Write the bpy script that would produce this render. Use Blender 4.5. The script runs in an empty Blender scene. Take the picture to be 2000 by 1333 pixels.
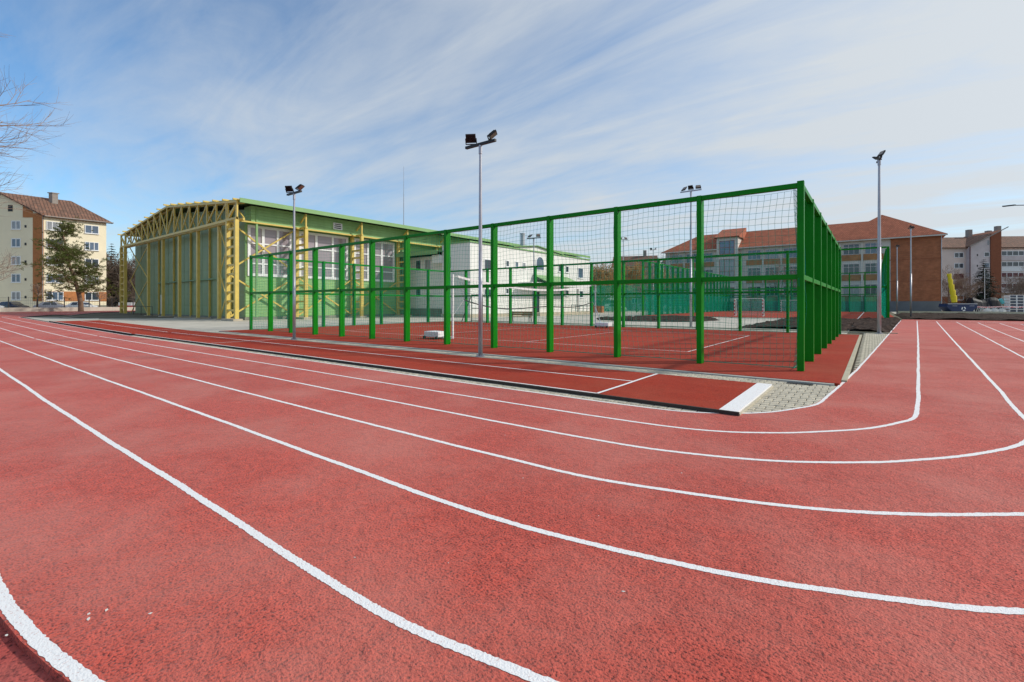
import bpy, math, random
from mathutils import Vector, Matrix
random.seed(7)
R = math.radians
sc = bpy.context.scene
COL = sc.collection

# ------------------------------------------------------------------ camera
cam = bpy.data.cameras.new("camera")
cam.sensor_width = 36.0
cam.lens = 920.0 / 2000.0 * 36.0
cam.shift_y = -(666.5 - 593.0) / 2000.0
cam.clip_start = 0.05
cam.clip_end = 3000.0
camo = bpy.data.objects.new("camera", cam)
camo.location = (0, 0, 1.5)
camo.rotation_euler = (R(90), 0, R(37.41))
COL.objects.link(camo)
sc.camera = camo

# ------------------------------------------------------------------ sky, sun, exposure
SUN_AZ = Vector((0.78, 0.63, 0)).normalized()
SUN_EL = R(33)
w = bpy.data.worlds.new("World")
sc.world = w
w.use_nodes = True
nt = w.node_tree
nt.nodes.clear()
N = nt.nodes.new
Lk = nt.links.new
out = N("ShaderNodeOutputWorld")
bg = N("ShaderNodeBackground")
sky = N("ShaderNodeTexSky")
sky.sky_type = 'NISHITA'
sky.sun_disc = False
sky.sun_elevation = SUN_EL
sky.sun_rotation = math.atan2(SUN_AZ.x, SUN_AZ.y)
sky.air_density = 1.0
sky.dust_density = 0.6
sky.ozone_density = 2.0
bg.inputs[1].default_value = 0.12
tc = N("ShaderNodeTexCoord")
sep = N("ShaderNodeSeparateXYZ")
Lk(tc.outputs['Generated'], sep.inputs[0])


def wm(op, a, b=None, clamp=False):
    n = N("ShaderNodeMath")
    n.operation = op
    n.use_clamp = clamp
    for i, v in enumerate((a, b)):
        if v is None:
            continue
        if isinstance(v, (int, float)):
            n.inputs[i].default_value = v
        else:
            Lk(v, n.inputs[i])
    return n.outputs[0]


# cirrus sheet: directions projected on a flat high layer, two noises
zz = wm('ADD', wm('MAXIMUM', sep.outputs[2], 0.0), 0.10)
cx = wm('DIVIDE', sep.outputs[0], zz)
cy = wm('DIVIDE', sep.outputs[1], zz)
comb = N("ShaderNodeCombineXYZ")
Lk(cx, comb.inputs[0]); Lk(cy, comb.inputs[1])
mp = N("ShaderNodeMapping")
mp.inputs['Rotation'].default_value = (0, 0, R(62))
mp.inputs['Scale'].default_value = (0.42, 0.95, 1)
mp.inputs['Location'].default_value = (3.1, 1.7, 0)
Lk(comb.outputs[0], mp.inputs[0])
n1 = N("ShaderNodeTexNoise")
n1.inputs['Scale'].default_value = 1.15
n1.inputs['Detail'].default_value = 7
n1.inputs['Roughness'].default_value = 0.58
n1.inputs['Distortion'].default_value = 0.5
Lk(mp.outputs[0], n1.inputs['Vector'])
mp2 = N("ShaderNodeMapping")
mp2.inputs['Rotation'].default_value = (0, 0, R(50))
mp2.inputs['Scale'].default_value = (0.35, 1.5, 1)
mp2.inputs['Location'].default_value = (7.3, 4.1, 0)
Lk(comb.outputs[0], mp2.inputs[0])
n2 = N("ShaderNodeTexNoise")
n2.inputs['Scale'].default_value = 2.2
n2.inputs['Detail'].default_value = 8
n2.inputs['Roughness'].default_value = 0.6
n2.inputs['Distortion'].default_value = 0.8
Lk(mp2.outputs[0], n2.inputs['Vector'])
# the veil is thicker towards the sun's side of the sky and near the horizon
dot = N("ShaderNodeVectorMath")
dot.operation = 'DOT_PRODUCT'
nrm = N("ShaderNodeVectorMath")
nrm.operation = 'NORMALIZE'
Lk(tc.outputs['Generated'], nrm.inputs[0])
Lk(nrm.outputs[0], dot.inputs[0])
dot.inputs[1].default_value = (SUN_AZ.x * math.cos(SUN_EL), SUN_AZ.y * math.cos(SUN_EL), math.sin(SUN_EL))
side = wm('MULTIPLY', wm('ADD', dot.outputs['Value'], -0.05), 0.52)
hor = wm('MULTIPLY', wm('SUBTRACT', 1.0, wm('MULTIPLY', wm('MAXIMUM', sep.outputs[2], 0.0), 2.6), clamp=True), 0.34)
cl = wm('ADD', wm('MULTIPLY', wm('SUBTRACT', n1.outputs['Fac'], 0.46), 1.75), wm('MULTIPLY', wm('SUBTRACT', n2.outputs['Fac'], 0.5), 0.95))
cov = wm('ADD', wm('ADD', cl, side), wm('ADD', hor, 0.33), )
cov = wm('MINIMUM', wm('MAXIMUM', cov, 0.0), 0.96)
mix = N("ShaderNodeMixRGB")
Lk(cov, mix.inputs[0])
gl = wm('MULTIPLY', wm('POWER', wm('MAXIMUM', dot.outputs['Value'], 0.0), 3.0), 0.9)
ccol = N("ShaderNodeMixRGB")
ccol.blend_type = 'ADD'
ccol.inputs[0].default_value = 1.0
ccol.inputs[1].default_value = (4.2, 4.5, 4.75, 1)
cg = N("ShaderNodeCombineXYZ")
Lk(gl, cg.inputs[0]); Lk(gl, cg.inputs[1]); Lk(gl, cg.inputs[2])
Lk(cg.outputs[0], ccol.inputs[2])
skb = N("ShaderNodeMixRGB")
skb.blend_type = 'MULTIPLY'
skb.inputs[0].default_value = 1.0
skb.inputs[2].default_value = (0.78, 1.02, 1.15, 1)
Lk(sky.outputs[0], skb.inputs[1])
Lk(skb.outputs[0], mix.inputs[1])
Lk(ccol.outputs[0], mix.inputs[2])
Lk(mix.outputs[0], bg.inputs[0])
Lk(bg.outputs[0], out.inputs[0])

sun = bpy.data.lights.new("sun", 'SUN')
sun.energy = 2.7
sun.angle = R(3.0)
sun.color = (1.0, 0.94, 0.84)
suno = bpy.data.objects.new("sun", sun)
sd = Vector((SUN_AZ.x * math.cos(SUN_EL), SUN_AZ.y * math.cos(SUN_EL), math.sin(SUN_EL)))
suno.rotation_euler = sd.to_track_quat('Z', 'Y').to_euler()
suno.location = (60, 60, 60)
COL.objects.link(suno)
vs = sc.view_settings
vs.view_transform = 'Standard'
vs.look = 'None'
vs.exposure = 0.34
vs.gamma = 1.0
vs.use_curve_mapping = False


# ================================================================== helpers
class MB:
    """collects geometry, builds it as ONE mesh object"""

    def __init__(self, T=None):
        self.v = []
        self.f = []
        self.T = T

    def add(self, vs, fs):
        b = len(self.v)
        if self.T:
            vs = [self.T(p) for p in vs]
        self.v += [tuple(p) for p in vs]
        self.f += [tuple(i + b for i in q) for q in fs]
        return self

    def box(self, x0, x1, y0, y1, z0, z1):
        return self.add([(x0, y0, z0), (x1, y0, z0), (x1, y1, z0), (x0, y1, z0), (x0, y0, z1), (x1, y0, z1), (x1, y1, z1), (x0, y1, z1)],
                        [(0, 3, 2, 1), (4, 5, 6, 7), (0, 1, 5, 4), (1, 2, 6, 5), (2, 3, 7, 6), (3, 0, 4, 7)])

    def prism(self, poly, z0, z1):
        n = len(poly)
        vs = [(p[0], p[1], z0) for p in poly] + [(p[0], p[1], z1) for p in poly]
        return self.add(vs, [tuple(range(n - 1, -1, -1)), tuple(range(n, 2 * n))] + [(i, (i + 1) % n, n + (i + 1) % n, n + i) for i in range(n)])

    def slab(self, quad, thick):
        """polygon in space, given a thickness downwards"""
        n = len(quad)
        vs = [tuple(p) for p in quad] + [(p[0], p[1], p[2] - thick) for p in quad]
        return self.add(vs, [tuple(range(n)), tuple(range(2 * n - 1, n - 1, -1))] + [(i, n + i, n + (i + 1) % n, (i + 1) % n) for i in range(n)])

    def tube(self, p, q, r, r2=None, n=8, caps=True):
        p, q = Vector(p), Vector(q)
        r2 = r if r2 is None else r2
        d = (q - p)
        if d.length < 1e-6:
            return self
        d.normalize()
        a = d.orthogonal().normalized()
        b = d.cross(a)
        vs = []
        for c, rr in ((p, r), (q, r2)):
            for i in range(n):
                t = 2 * math.pi * i / n
                vs.append(c + (a * math.cos(t) + b * math.sin(t)) * rr)
        fs = [(i, (i + 1) % n, n + (i + 1) % n, n + i) for i in range(n)]
        if caps:
            fs += [tuple(range(n - 1, -1, -1)), tuple(range(n, 2 * n))]
        return self.add(vs, fs)

    def bar(self, p, q, wd, ht, up=(0, 0, 1)):
        """rectangular bar from p to q"""
        p, q, up = Vector(p), Vector(q), Vector(up)
        d = (q - p).normalized()
        s = d.cross(up)
        if s.length < 1e-4:
            s = d.cross(Vector((1, 0, 0)))
        s.normalize()
        u = s.cross(d)
        vs = []
        for c in (p, q):
            for a, b in ((-1, -1), (1, -1), (1, 1), (-1, 1)):
                vs.append(c + s * (a * wd / 2) + u * (b * ht / 2))
        return self.add(vs, [(0, 1, 2, 3), (7, 6, 5, 4), (0, 4, 5, 1), (1, 5, 6, 2), (2, 6, 7, 3), (3, 7, 4, 0)])

    def build(self, name, mat, parent=None, world=False, smooth=False, bevel=0):
        me = bpy.data.meshes.new(name)
        me.from_pydata(self.v, [], self.f)
        me.materials.append(mat)
        if smooth:
            me.polygons.foreach_set("use_smooth", [True] * len(me.polygons))
        me.update()
        o = bpy.data.objects.new(name, me)
        COL.objects.link(o)
        if parent is not None:
            o.parent = parent
            if world:
                p = parent
                off = Vector((0, 0, 0))
                while p is not None:
                    off += Vector(p.location)
                    p = p.parent
                o.location = -off
        if bevel:
            m = o.modifiers.new("bevel", 'BEVEL')
            m.width = bevel
            m.segments = 2
            m.limit_method = 'ANGLE'
        return o


def inst(src, parent, loc=(0, 0, 0), rz=0.0, name=None, scale=None):
    o = src.copy()
    if name:
        o.name = name
    COL.objects.link(o)
    o.parent = parent
    o.location = loc
    o.rotation_euler = (0, 0, rz)
    if scale:
        o.scale = scale
    return o


def tag(o, label=None, cat=None, group=None, kind=None):
    if label: o["label"] = label
    if cat: o["category"] = cat
    if group: o["group"] = group
    if kind: o["kind"] = kind
    return o


def thing(name, label, cat, loc=(0, 0, 0), rz=0.0, group=None):
    o = bpy.data.objects.new(name, None)
    o.empty_display_size = 0.2
    COL.objects.link(o)
    o.location = loc
    o.rotation_euler = (0, 0, rz)
    return tag(o, label, cat, group)


def struct(o):
    o["kind"] = "structure"
    return o


def copy_tree(o, parent=None):
    c = o.copy()
    COL.objects.link(c)
    c.parent = parent
    for ch in list(o.children):
        copy_tree(ch, c)
    return c


# ------------------------------------------------------------------ materials
def lin(r, g, b):
    f = lambda c: ((c / 255.0 + 0.055) / 1.055) ** 2.4 if c > 10 else c / 255.0 / 12.92
    return (f(r), f(g), f(b))


def mat(name, col, rough=0.6, var=0.12, scale=3.0, bump=0.0, bscale=60.0, metal=0.0, spec=0.5, col2=None, split=0.5, soft=0.15, stretch=None):
    m = bpy.data.materials.new(name)
    m.use_nodes = True
    t = m.node_tree
    b = t.nodes["Principled BSDF"]
    b.inputs['Roughness'].default_value = rough
    b.inputs['Metallic'].default_value = metal
    b.inputs['Specular IOR Level'].default_value = spec
    geo = t.nodes.new("ShaderNodeNewGeometry")
    vec = geo.outputs['Position']
    if stretch:
        mpn = t.nodes.new("ShaderNodeMapping")
        mpn.inputs['Scale'].default_value = stretch
        t.links.new(vec, mpn.inputs[0])
        vec = mpn.outputs[0]
    no = t.nodes.new("ShaderNodeTexNoise")
    no.inputs['Scale'].default_value = scale
    no.inputs['Detail'].default_value = 6
    no.inputs['Roughness'].default_value = 0.6
    t.links.new(vec, no.inputs['Vector'])
    rmp = t.nodes.new("ShaderNodeValToRGB")
    e = rmp.color_ramp.elements
    if col2 is None:
        e[0].position, e[1].position = 0.25, 0.75
        e[0].color = tuple(max(0, c * (1 - var)) for c in col) + (1,)
        e[1].color = tuple(min(1, c * (1 + var)) for c in col) + (1,)
    else:
        e[0].position, e[1].position = split - soft, split + soft
        e[0].color = tuple(col) + (1,)
        e[1].color = tuple(col2) + (1,)
    t.links.new(no.outputs['Fac'], rmp.inputs[0])
    t.links.new(rmp.outputs[0], b.inputs['Base Color'])
    if bump:
        nb = t.nodes.new("ShaderNodeTexNoise")
        nb.inputs['Scale'].default_value = bscale
        nb.inputs['Detail'].default_value = 4
        t.links.new(geo.outputs['Position'], nb.inputs['Vector'])
        bp = t.nodes.new("ShaderNodeBump")
        bp.inputs['Strength'].default_value = bump
        bp.inputs['Distance'].default_value = 0.02
        t.links.new(nb.outputs['Fac'], bp.inputs['Height'])
        t.links.new(bp.outputs[0], b.inputs['Normal'])
    return m


def rubber(name, dark, light, dusty, dust_amt, gran=150.0, rough=0.72, spec=0.5, bump=0.9, sheen=0.0):
    """granular sports rubber: crumbs, soft mottling, dusty worn patches"""
    m = bpy.data.materials.new(name)
    m.use_nodes = True
    t = m.node_tree
    b = t.nodes["Principled BSDF"]
    b.inputs['Roughness'].default_value = rough
    b.inputs['Specular IOR Level'].default_value = spec
    b.inputs['Sheen Weight'].default_value = sheen
    b.inputs['Sheen Roughness'].default_value = 0.45
    b.inputs['Sheen Tint'].default_value = (1.0, 0.80, 0.78, 1)
    geo = t.nodes.new("ShaderNodeNewGeometry")
    P = geo.outputs['Position']

    def noise(scale, det=3, ro=0.55, vec=P):
        n = t.nodes.new("ShaderNodeTexNoise")
        n.inputs['Scale'].default_value = scale
        n.inputs['Detail'].default_value = det
        n.inputs['Roughness'].default_value = ro
        t.links.new(vec, n.inputs['Vector'])
        return n.outputs['Fac']

    def ramp(fac, stops):
        r = t.nodes.new("ShaderNodeValToRGB")
        el = r.color_ramp.elements
        while len(el) < len(stops):
            el.new(0.5)
        for x, (p, cc) in zip(el, stops):
            x.position = p
            x.color = tuple(cc) + (1,) if len(cc) == 3 else cc
        t.links.new(fac, r.inputs[0])
        return r.outputs[0]

    def mixc(kind, fac, a, bb):
        x = t.nodes.new("ShaderNodeMixRGB")
        x.blend_type = kind
        if isinstance(fac, float):
            x.inputs[0].default_value = fac
        else:
            t.links.new(fac, x.inputs[0])
        t.links.new(a, x.inputs[1])
        t.links.new(bb, x.inputs[2])
        return x.outputs[0]

    g1 = noise(gran, 2, 0.6)
    base = ramp(g1, [(0.34, dark), (0.43, tuple(a * 0.35 + c * 0.65 for a, c in zip(dark, light))), (0.54, light)])
    g2 = noise(gran * 0.22, 3, 0.6)
    base = mixc('MULTIPLY', 0.55, base, ramp(g2, [(0.3, (0.62, 0.60, 0.60)), (0.6, (1.08, 1.08, 1.08))]))
    g4 = noise(6.0, 4, 0.6)
    base = mixc('MULTIPLY', 0.5, base, ramp(g4, [(0.3, (0.80, 0.78, 0.78)), (0.65, (1.08, 1.08, 1.08))]))
    huge = noise(0.22, 5, 0.6)
    base = mixc('MULTIPLY', 0.7, base, ramp(huge, [(0.35, (0.82, 0.80, 0.80)), (0.62, (1.06, 1.06, 1.06))]))
    big = noise(0.55, 6, 0.62)
    fac = ramp(big, [(0.42, (0, 0, 0)), (0.66, (dust_amt,) * 3)])
    dcol = t.nodes.new("ShaderNodeRGB")
    dcol.outputs[0].default_value = tuple(dusty) + (1,)
    sepf = t.nodes.new("ShaderNodeRGBToBW")
    t.links.new(fac, sepf.inputs[0])
    base = mixc('MIX', sepf.outputs[0], base, dcol.outputs[0])
    # light scuffs
    sc1 = noise(2.3, 8, 0.72)
    sfac = ramp(sc1, [(0.60, (0, 0, 0)), (0.78, (0.35,) * 3)])
    bw = t.nodes.new("ShaderNodeRGBToBW")
    t.links.new(sfac, bw.inputs[0])
    base = mixc('MIX', bw.outputs[0], base, dcol.outputs[0])
    t.links.new(base, b.inputs['Base Color'])
    bp = t.nodes.new("ShaderNodeBump")
    bp.inputs['Strength'].default_value = bump
    bp.inputs['Distance'].default_value = 0.008
    t.links.new(g1, bp.inputs['Height'])
    bp2 = t.nodes.new("ShaderNodeBump")
    bp2.inputs['Strength'].default_value = bump * 0.5
    bp2.inputs['Distance'].default_value = 0.03
    t.links.new(g2, bp2.inputs['Height'])
    t.links.new(bp.outputs[0], bp2.inputs['Normal'])
    t.links.new(bp2.outputs[0], b.inputs['Normal'])
    return m


def masonry(name, c1, c2, mortar, bw=0.25, bh=0.075, rough=0.85, axis='XZ', msize=0.006, bump=0.3, rot=0.0):
    m = bpy.data.materials.new(name)
    m.use_nodes = True
    t = m.node_tree
    b = t.nodes["Principled BSDF"]
    b.inputs['Roughness'].default_value = rough
    b.inputs['Specular IOR Level'].default_value = 0.3
    tcn = t.nodes.new("ShaderNodeTexCoord")
    sp = t.nodes.new("ShaderNodeSeparateXYZ")
    t.links.new(tcn.outputs['Object'], sp.inputs[0])
    cb = t.nodes.new("ShaderNodeCombineXYZ")
    i0 = 'XYZ'.index(axis[0])
    i1 = 'XYZ'.index(axis[1])
    t.links.new(sp.outputs[i0], cb.inputs[0])
    t.links.new(sp.outputs[i1], cb.inputs[1])
    br = t.nodes.new("ShaderNodeTexBrick")
    br.inputs['Scale'].default_value = 1.0
    br.inputs['Brick Width'].default_value = bw
    br.inputs['Row Height'].default_value = bh
    br.inputs['Mortar Size'].default_value = msize
    br.inputs['Color1'].default_value = tuple(c1) + (1,)
    br.inputs['Color2'].default_value = tuple(c2) + (1,)
    br.inputs['Mortar'].default_value = tuple(mortar) + (1,)
    t.links.new(cb.outputs[0], br.inputs['Vector'])
    no = t.nodes.new("ShaderNodeTexNoise")
    no.inputs['Scale'].default_value = 0.9
    no.inputs['Detail'].default_value = 8
    no.inputs['Roughness'].default_value = 0.7
    t.links.new(tcn.outputs['Object'], no.inputs['Vector'])
    rp = t.nodes.new("ShaderNodeValToRGB")
    rp.color_ramp.elements[0].position = 0.3
    rp.color_ramp.elements[0].color = (0.62, 0.60, 0.58, 1)
    rp.color_ramp.elements[1].position = 0.7
    rp.color_ramp.elements[1].color = (1.12, 1.10, 1.08, 1)
    t.links.new(no.outputs['Fac'], rp.inputs[0])
    mx = t.nodes.new("ShaderNodeMixRGB")
    mx.blend_type = 'MULTIPLY'
    mx.inputs[0].default_value = 0.85
    t.links.new(br.outputs['Color'], mx.inputs[1])
    t.links.new(rp.outputs[0], mx.inputs[2])
    t.links.new(mx.outputs[0], b.inputs['Base Color'])
    bp = t.nodes.new("ShaderNodeBump")
    bp.inputs['Strength'].default_value = bump
    bp.inputs['Distance'].default_value = 0.02
    bp.invert = True
    t.links.new(br.outputs['Fac'], bp.inputs['Height'])
    t.links.new(bp.outputs[0], b.inputs['Normal'])
    return m


def ribbed(name, col, pitch=0.25, rough=0.5, depth=0.02, var=0.1):
    """horizontally lapped metal cladding"""
    m = mat(name, col, rough, var, 1.1, stretch=(1.0, 1.0, 0.16))
    t = m.node_tree
    b = t.nodes["Principled BSDF"]
    geo = t.nodes.new("ShaderNodeNewGeometry")
    sp = t.nodes.new("ShaderNodeSeparateXYZ")
    t.links.new(geo.outputs['Position'], sp.inputs[0])
    md = t.nodes.new("ShaderNodeMath")
    md.operation = 'PINGPONG'
    md.inputs[1].default_value = pitch / 2
    t.links.new(sp.outputs[2], md.inputs[0])
    mr = t.nodes.new("ShaderNodeMapRange")
    mr.inputs[1].default_value = 0.0
    mr.inputs[2].default_value = pitch * 0.16
    t.links.new(md.outputs[0], mr.inputs[0])
    bp = t.nodes.new("ShaderNodeBump")
    bp.inputs['Strength'].default_value = 1.0
    bp.inputs['Distance'].default_value = depth
    t.links.new(mr.outputs[0], bp.inputs['Height'])
    t.links.new(bp.outputs[0], b.inputs['Normal'])
    return m


def shade_net(name, col, alpha):
    """fine knitted screen: lets part of the light through"""
    m = bpy.data.materials.new(name)
    m.use_nodes = True
    t = m.node_tree
    t.nodes.clear()
    o = t.nodes.new("ShaderNodeOutputMaterial")
    d = t.nodes.new("ShaderNodeBsdfDiffuse")
    d.inputs[0].default_value = tuple(col) + (1,)
    tl = t.nodes.new("ShaderNodeBsdfTranslucent")
    tl.inputs[0].default_value = tuple(col) + (1,)
    mx0 = t.nodes.new("ShaderNodeMixShader")
    mx0.inputs[0].default_value = 0.5
    t.links.new(d.outputs[0], mx0.inputs[1])
    t.links.new(tl.outputs[0], mx0.inputs[2])
    tr = t.nodes.new("ShaderNodeBsdfTransparent")
    mx = t.nodes.new("ShaderNodeMixShader")
    geo = t.nodes.new("ShaderNodeNewGeometry")
    no = t.nodes.new("ShaderNodeTexNoise")
    no.inputs['Scale'].default_value = 0.8
    t.links.new(geo.outputs['Position'], no.inputs['Vector'])
    mr = t.nodes.new("ShaderNodeMapRange")
    mr.inputs[3].default_value = alpha - 0.12
    mr.inputs[4].default_value = alpha + 0.12
    t.links.new(no.outputs['Fac'], mr.inputs[0])
    t.links.new(mr.outputs[0], mx.inputs[0])
    t.links.new(tr.outputs[0], mx.inputs[1])
    t.links.new(mx0.outputs[0], mx.inputs[2])
    t.links.new(mx.outputs[0], o.inputs[0])
    return m


M = {}
M['track'] = rubber('track_rubber', (0.085, 0.008, 0.006), (0.57, 0.086, 0.056), (0.52, 0.185, 0.145), 0.55, 74, 0.70, 0.24, 1.0, 0.11)
M['edge_rubber'] = rubber('edge_rubber', (0.14, 0.02, 0.018), (0.46, 0.085, 0.07), (0.38, 0.15, 0.12), 0.5, 62, 0.8, 0.3)
M['court'] = rubber('court_rubber', (0.19, 0.020, 0.011), (0.39, 0.044, 0.021), (0.33, 0.080, 0.045), 0.40, 90, 0.9, 0.15, 0.6)
M['line'] = mat('line_paint', (0.52, 0.30, 0.27), 0.7, 0.1, 95, 0.35, 110, spec=0.2, col2=(0.79, 0.79, 0.79), split=0.36, soft=0.06)
M['line_thin'] = mat('court_paint', (0.74, 0.72, 0.70), 0.6, 0.12, 6, 0.4, 130, spec=0.3)
M['black_edge'] = mat('kerb_black', (0.050, 0.042, 0.037), 0.85, 0.3, 8, 0.4, 50, spec=0.2)
M['paver'] = mat('paver_concrete', (0.50, 0.455, 0.36), 0.9, 0.25, 3.5, 0.5, 90, spec=0.2)
M['joint'] = mat('joint_sand', (0.050, 0.042, 0.032), 0.95, 0.4, 14, 0.6, 60, spec=0.1)
M['concrete'] = mat('concrete', (0.46, 0.435, 0.375), 0.9, 0.2, 0.6, 0.3, 30, spec=0.2)
M['kerb_stone'] = mat('kerb_stone', (0.44, 0.40, 0.30), 0.9, 0.15, 4, 0.4, 40, spec=0.2)
M['grey_kerb'] = mat('grey_kerb', (0.40, 0.39, 0.36), 0.9, 0.15, 4, 0.4, 40, spec=0.2)
M['ground'] = mat('ground_dirt', (0.13, 0.11, 0.075), 0.95, 0.3, 0.3, 0.5, 6, spec=0.1, col2=(0.20, 0.19, 0.15))
M['soil'] = mat('soil', (0.026, 0.017, 0.014), 0.95, 0.4, 7, 1.0, 18, spec=0.08, col2=(0.085, 0.058, 0.046), split=0.55)
M['drygrass'] = mat('dry_grass', (0.26, 0.19, 0.08), 0.8, 0.3, 20)
M['green'] = mat('green_paint', (0.0015, 0.205, 0.004), 0.42, 0.16, 1.4, 0.08, 25, spec=0.18)
M['net'] = mat('net_cord', (0.010, 0.26, 0.175), 0.7, 0.1, 3, spec=0.2)
M['whitenet'] = mat('white_cord', (0.70, 0.70, 0.70), 0.7, 0.1, 3, spec=0.3)
M['blacknet'] = mat('black_cord', (0.02, 0.02, 0.025), 0.7, 0.1, 3, spec=0.3)
M['screen'] = shade_net('green_screen', (0.012, 0.32, 0.195), 0.57)
M['galv'] = mat('galvanised', (0.42, 0.42, 0.46), 0.42, 0.12, 2.5, metal=0.55, spec=0.5)
M['black'] = mat('black_metal', (0.018, 0.017, 0.018), 0.5, 0.2, 9, spec=0.4)
M['lampglass'] = mat('lamp_glass', (0.20, 0.15, 0.12), 0.2, 0.1, 9, spec=0.6)
M['white'] = mat('white_paint', (0.78, 0.78, 0.78), 0.45, 0.05, 3)
M['plastic'] = mat('white_upvc', (0.80, 0.80, 0.80), 0.35, 0.03, 3)
M['yellow'] = mat('yellow_steel', (0.62, 0.46, 0.10), 0.45, 0.14, 1.6, 0.1, 20)
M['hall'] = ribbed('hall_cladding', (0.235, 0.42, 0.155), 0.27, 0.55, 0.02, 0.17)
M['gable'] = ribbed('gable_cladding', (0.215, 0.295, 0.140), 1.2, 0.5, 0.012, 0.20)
M['fascia'] = mat('green_fascia', (0.20, 0.37, 0.135), 0.5, 0.08, 1.2)
M['roofgreen'] = mat('green_roof_sheet', (0.16, 0.28, 0.13), 0.5, 0.1, 1)
M['hallglass'] = mat('hall_glass', (0.31, 0.265, 0.295), 0.08, 0.12, 0.30, spec=0.7)
M['glass'] = mat('window_glass', (0.035, 0.045, 0.060), 0.10, 0.5, 0.6, spec=0.8)
M['glassblue'] = mat('window_glass_blue', (0.09, 0.13, 0.19), 0.12, 0.4, 0.6, spec=0.8)
M['net_curtain'] = mat('net_curtain_pane', (0.26, 0.27, 0.29), 0.15, 0.35, 2.5, spec=0.7, stretch=(3, 3, 0.3))
M['curtain'] = mat('red_blind', (0.12, 0.02, 0.03), 0.5, 0.3, 2)
M['siding'] = ribbed('white_siding', (0.76, 0.75, 0.71), 0.42, 0.5, 0.004, 0.06)
M['plinth'] = mat('plinth_render', (0.20, 0.20, 0.16), 0.9, 0.25, 1.5, 0.3, 12)
M['step'] = mat('step_stone', (0.46, 0.40, 0.30), 0.9, 0.2, 2, 0.3, 15)
M['brick'] = masonry('school_brick', (0.44, 0.155, 0.072), (0.34, 0.118, 0.058), (0.33, 0.17, 0.10), 0.50, 0.15, msize=0.010)
M['brick2'] = masonry('spandrel_brick', (0.48, 0.22, 0.085), (0.38, 0.17, 0.07), (0.36, 0.22, 0.13), 0.50, 0.15, msize=0.010)
M['tile'] = masonry('roof_tile', (0.52, 0.165, 0.085), (0.42, 0.125, 0.066), (0.22, 0.075, 0.045), 0.34, 0.36, axis='XY', msize=0.03, bump=0.8)
M['oldtile'] = masonry('old_roof_tile', (0.30, 0.155, 0.105), (0.19, 0.115, 0.085), (0.09, 0.055, 0.042), 0.42, 0.42, axis='XY', msize=0.05, bump=0.9)
M['schoolgrey'] = mat('school_render', (0.58, 0.55, 0.50), 0.9, 0.12, 0.8)
M['schoolplinth'] = mat('school_plinth', (0.150, 0.155, 0.165), 0.9, 0.12, 0.8)
M['cream'] = mat('cream_render', (0.82, 0.73, 0.53), 0.9, 0.07, 0.35, 0.1, 12)
M['orange'] = mat('orange_brick', (0.42, 0.165, 0.058), 0.9, 0.18, 3, 0.2, 20)
M['pink'] = mat('pink_render', (0.74, 0.60, 0.53), 0.9, 0.10, 0.35)
M['pinkdark'] = mat('weathered_render', (0.62, 0.54, 0.53), 0.9, 0.14, 0.6)
M['tan'] = mat('tan_render', (0.30, 0.25, 0.19), 0.9, 0.12, 0.5)
M['rustbrick'] = mat('rust_brick', (0.26, 0.085, 0.040), 0.9, 0.18, 2.5)
M['chimney'] = mat('chimney_render', (0.30, 0.26, 0.23), 0.9, 0.2, 2)
M['bark'] = mat('bark', (0.135, 0.098, 0.075), 0.95, 0.35, 8, 0.7, 30)
M['barkpine'] = mat('pine_bark', (0.17, 0.105, 0.07), 0.95, 0.35, 6, 0.7, 20)
M['twig'] = mat('twig', (0.27, 0.195, 0.15), 0.9, 0.3, 5)
M['twigbrown'] = mat('brown_twig', (0.38, 0.22, 0.075), 0.9, 0.35, 1.2)
M['needle'] = mat('pine_needle', (0.135, 0.160, 0.040), 0.7, 0.5, 0.9, spec=0.3)
M['spruce'] = mat('spruce_needle', (0.022, 0.034, 0.020), 0.7, 0.4, 1.2, spec=0.3)
M['wood'] = mat('bench_wood', (0.26, 0.13, 0.045), 0.55, 0.25, 6, stretch=(1, 10, 10))
M['carwhite'] = mat('car_white', (0.72, 0.73, 0.74), 0.2, 0.03, 1, spec=0.6)
M['carnavy'] = mat('car_navy', (0.018, 0.02, 0.045), 0.2, 0.05, 1, spec=0.6)
M['cargrey'] = mat('car_grey', (0.22, 0.23, 0.28), 0.25, 0.05, 1, spec=0.6)
M['tyre'] = mat('tyre', (0.02, 0.02, 0.02), 0.9, 0.2, 10)
M['redpaint'] = mat('red_paint', (0.48, 0.025, 0.035), 0.5, 0.1, 2)
M['skip'] = mat('skip_blue', (0.012, 0.026, 0.085), 0.5, 0.25, 1.5, spec=0.4)
M['chute'] = mat('chute_yellow', (0.72, 0.56, 0.015), 0.5, 0.08, 2)
M['tarp'] = mat('black_tarp', (0.012, 0.014, 0.020), 0.6, 0.3, 2, spec=0.2)
M['cyan'] = mat('cyan_roll', (0.12, 0.52, 0.55), 0.5, 0.1, 3)
M['cardboard'] = mat('cardboard', (0.42, 0.30, 0.17), 0.9, 0.1, 3)
M['crate'] = mat('crate_grey', (0.055, 0.07, 0.10), 0.6, 0.15, 3)
M['bag'] = mat('white_bag', (0.62, 0.62, 0.58), 0.8, 0.1, 4)
M['tape'] = mat('tape', (0.72, 0.70, 0.70), 0.6, 0.1, 9, col2=(0.60, 0.06, 0.08), split=0.5, soft=0.02)
M['straw'] = mat('straw', (0.45, 0.33, 0.16), 0.8, 0.2, 30)


# ------------------------------------------------------------------ ground heights
def sm(t):
    t = max(0.0, min(1.0, t))
    return t * t * (3 - 2 * t)


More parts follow.
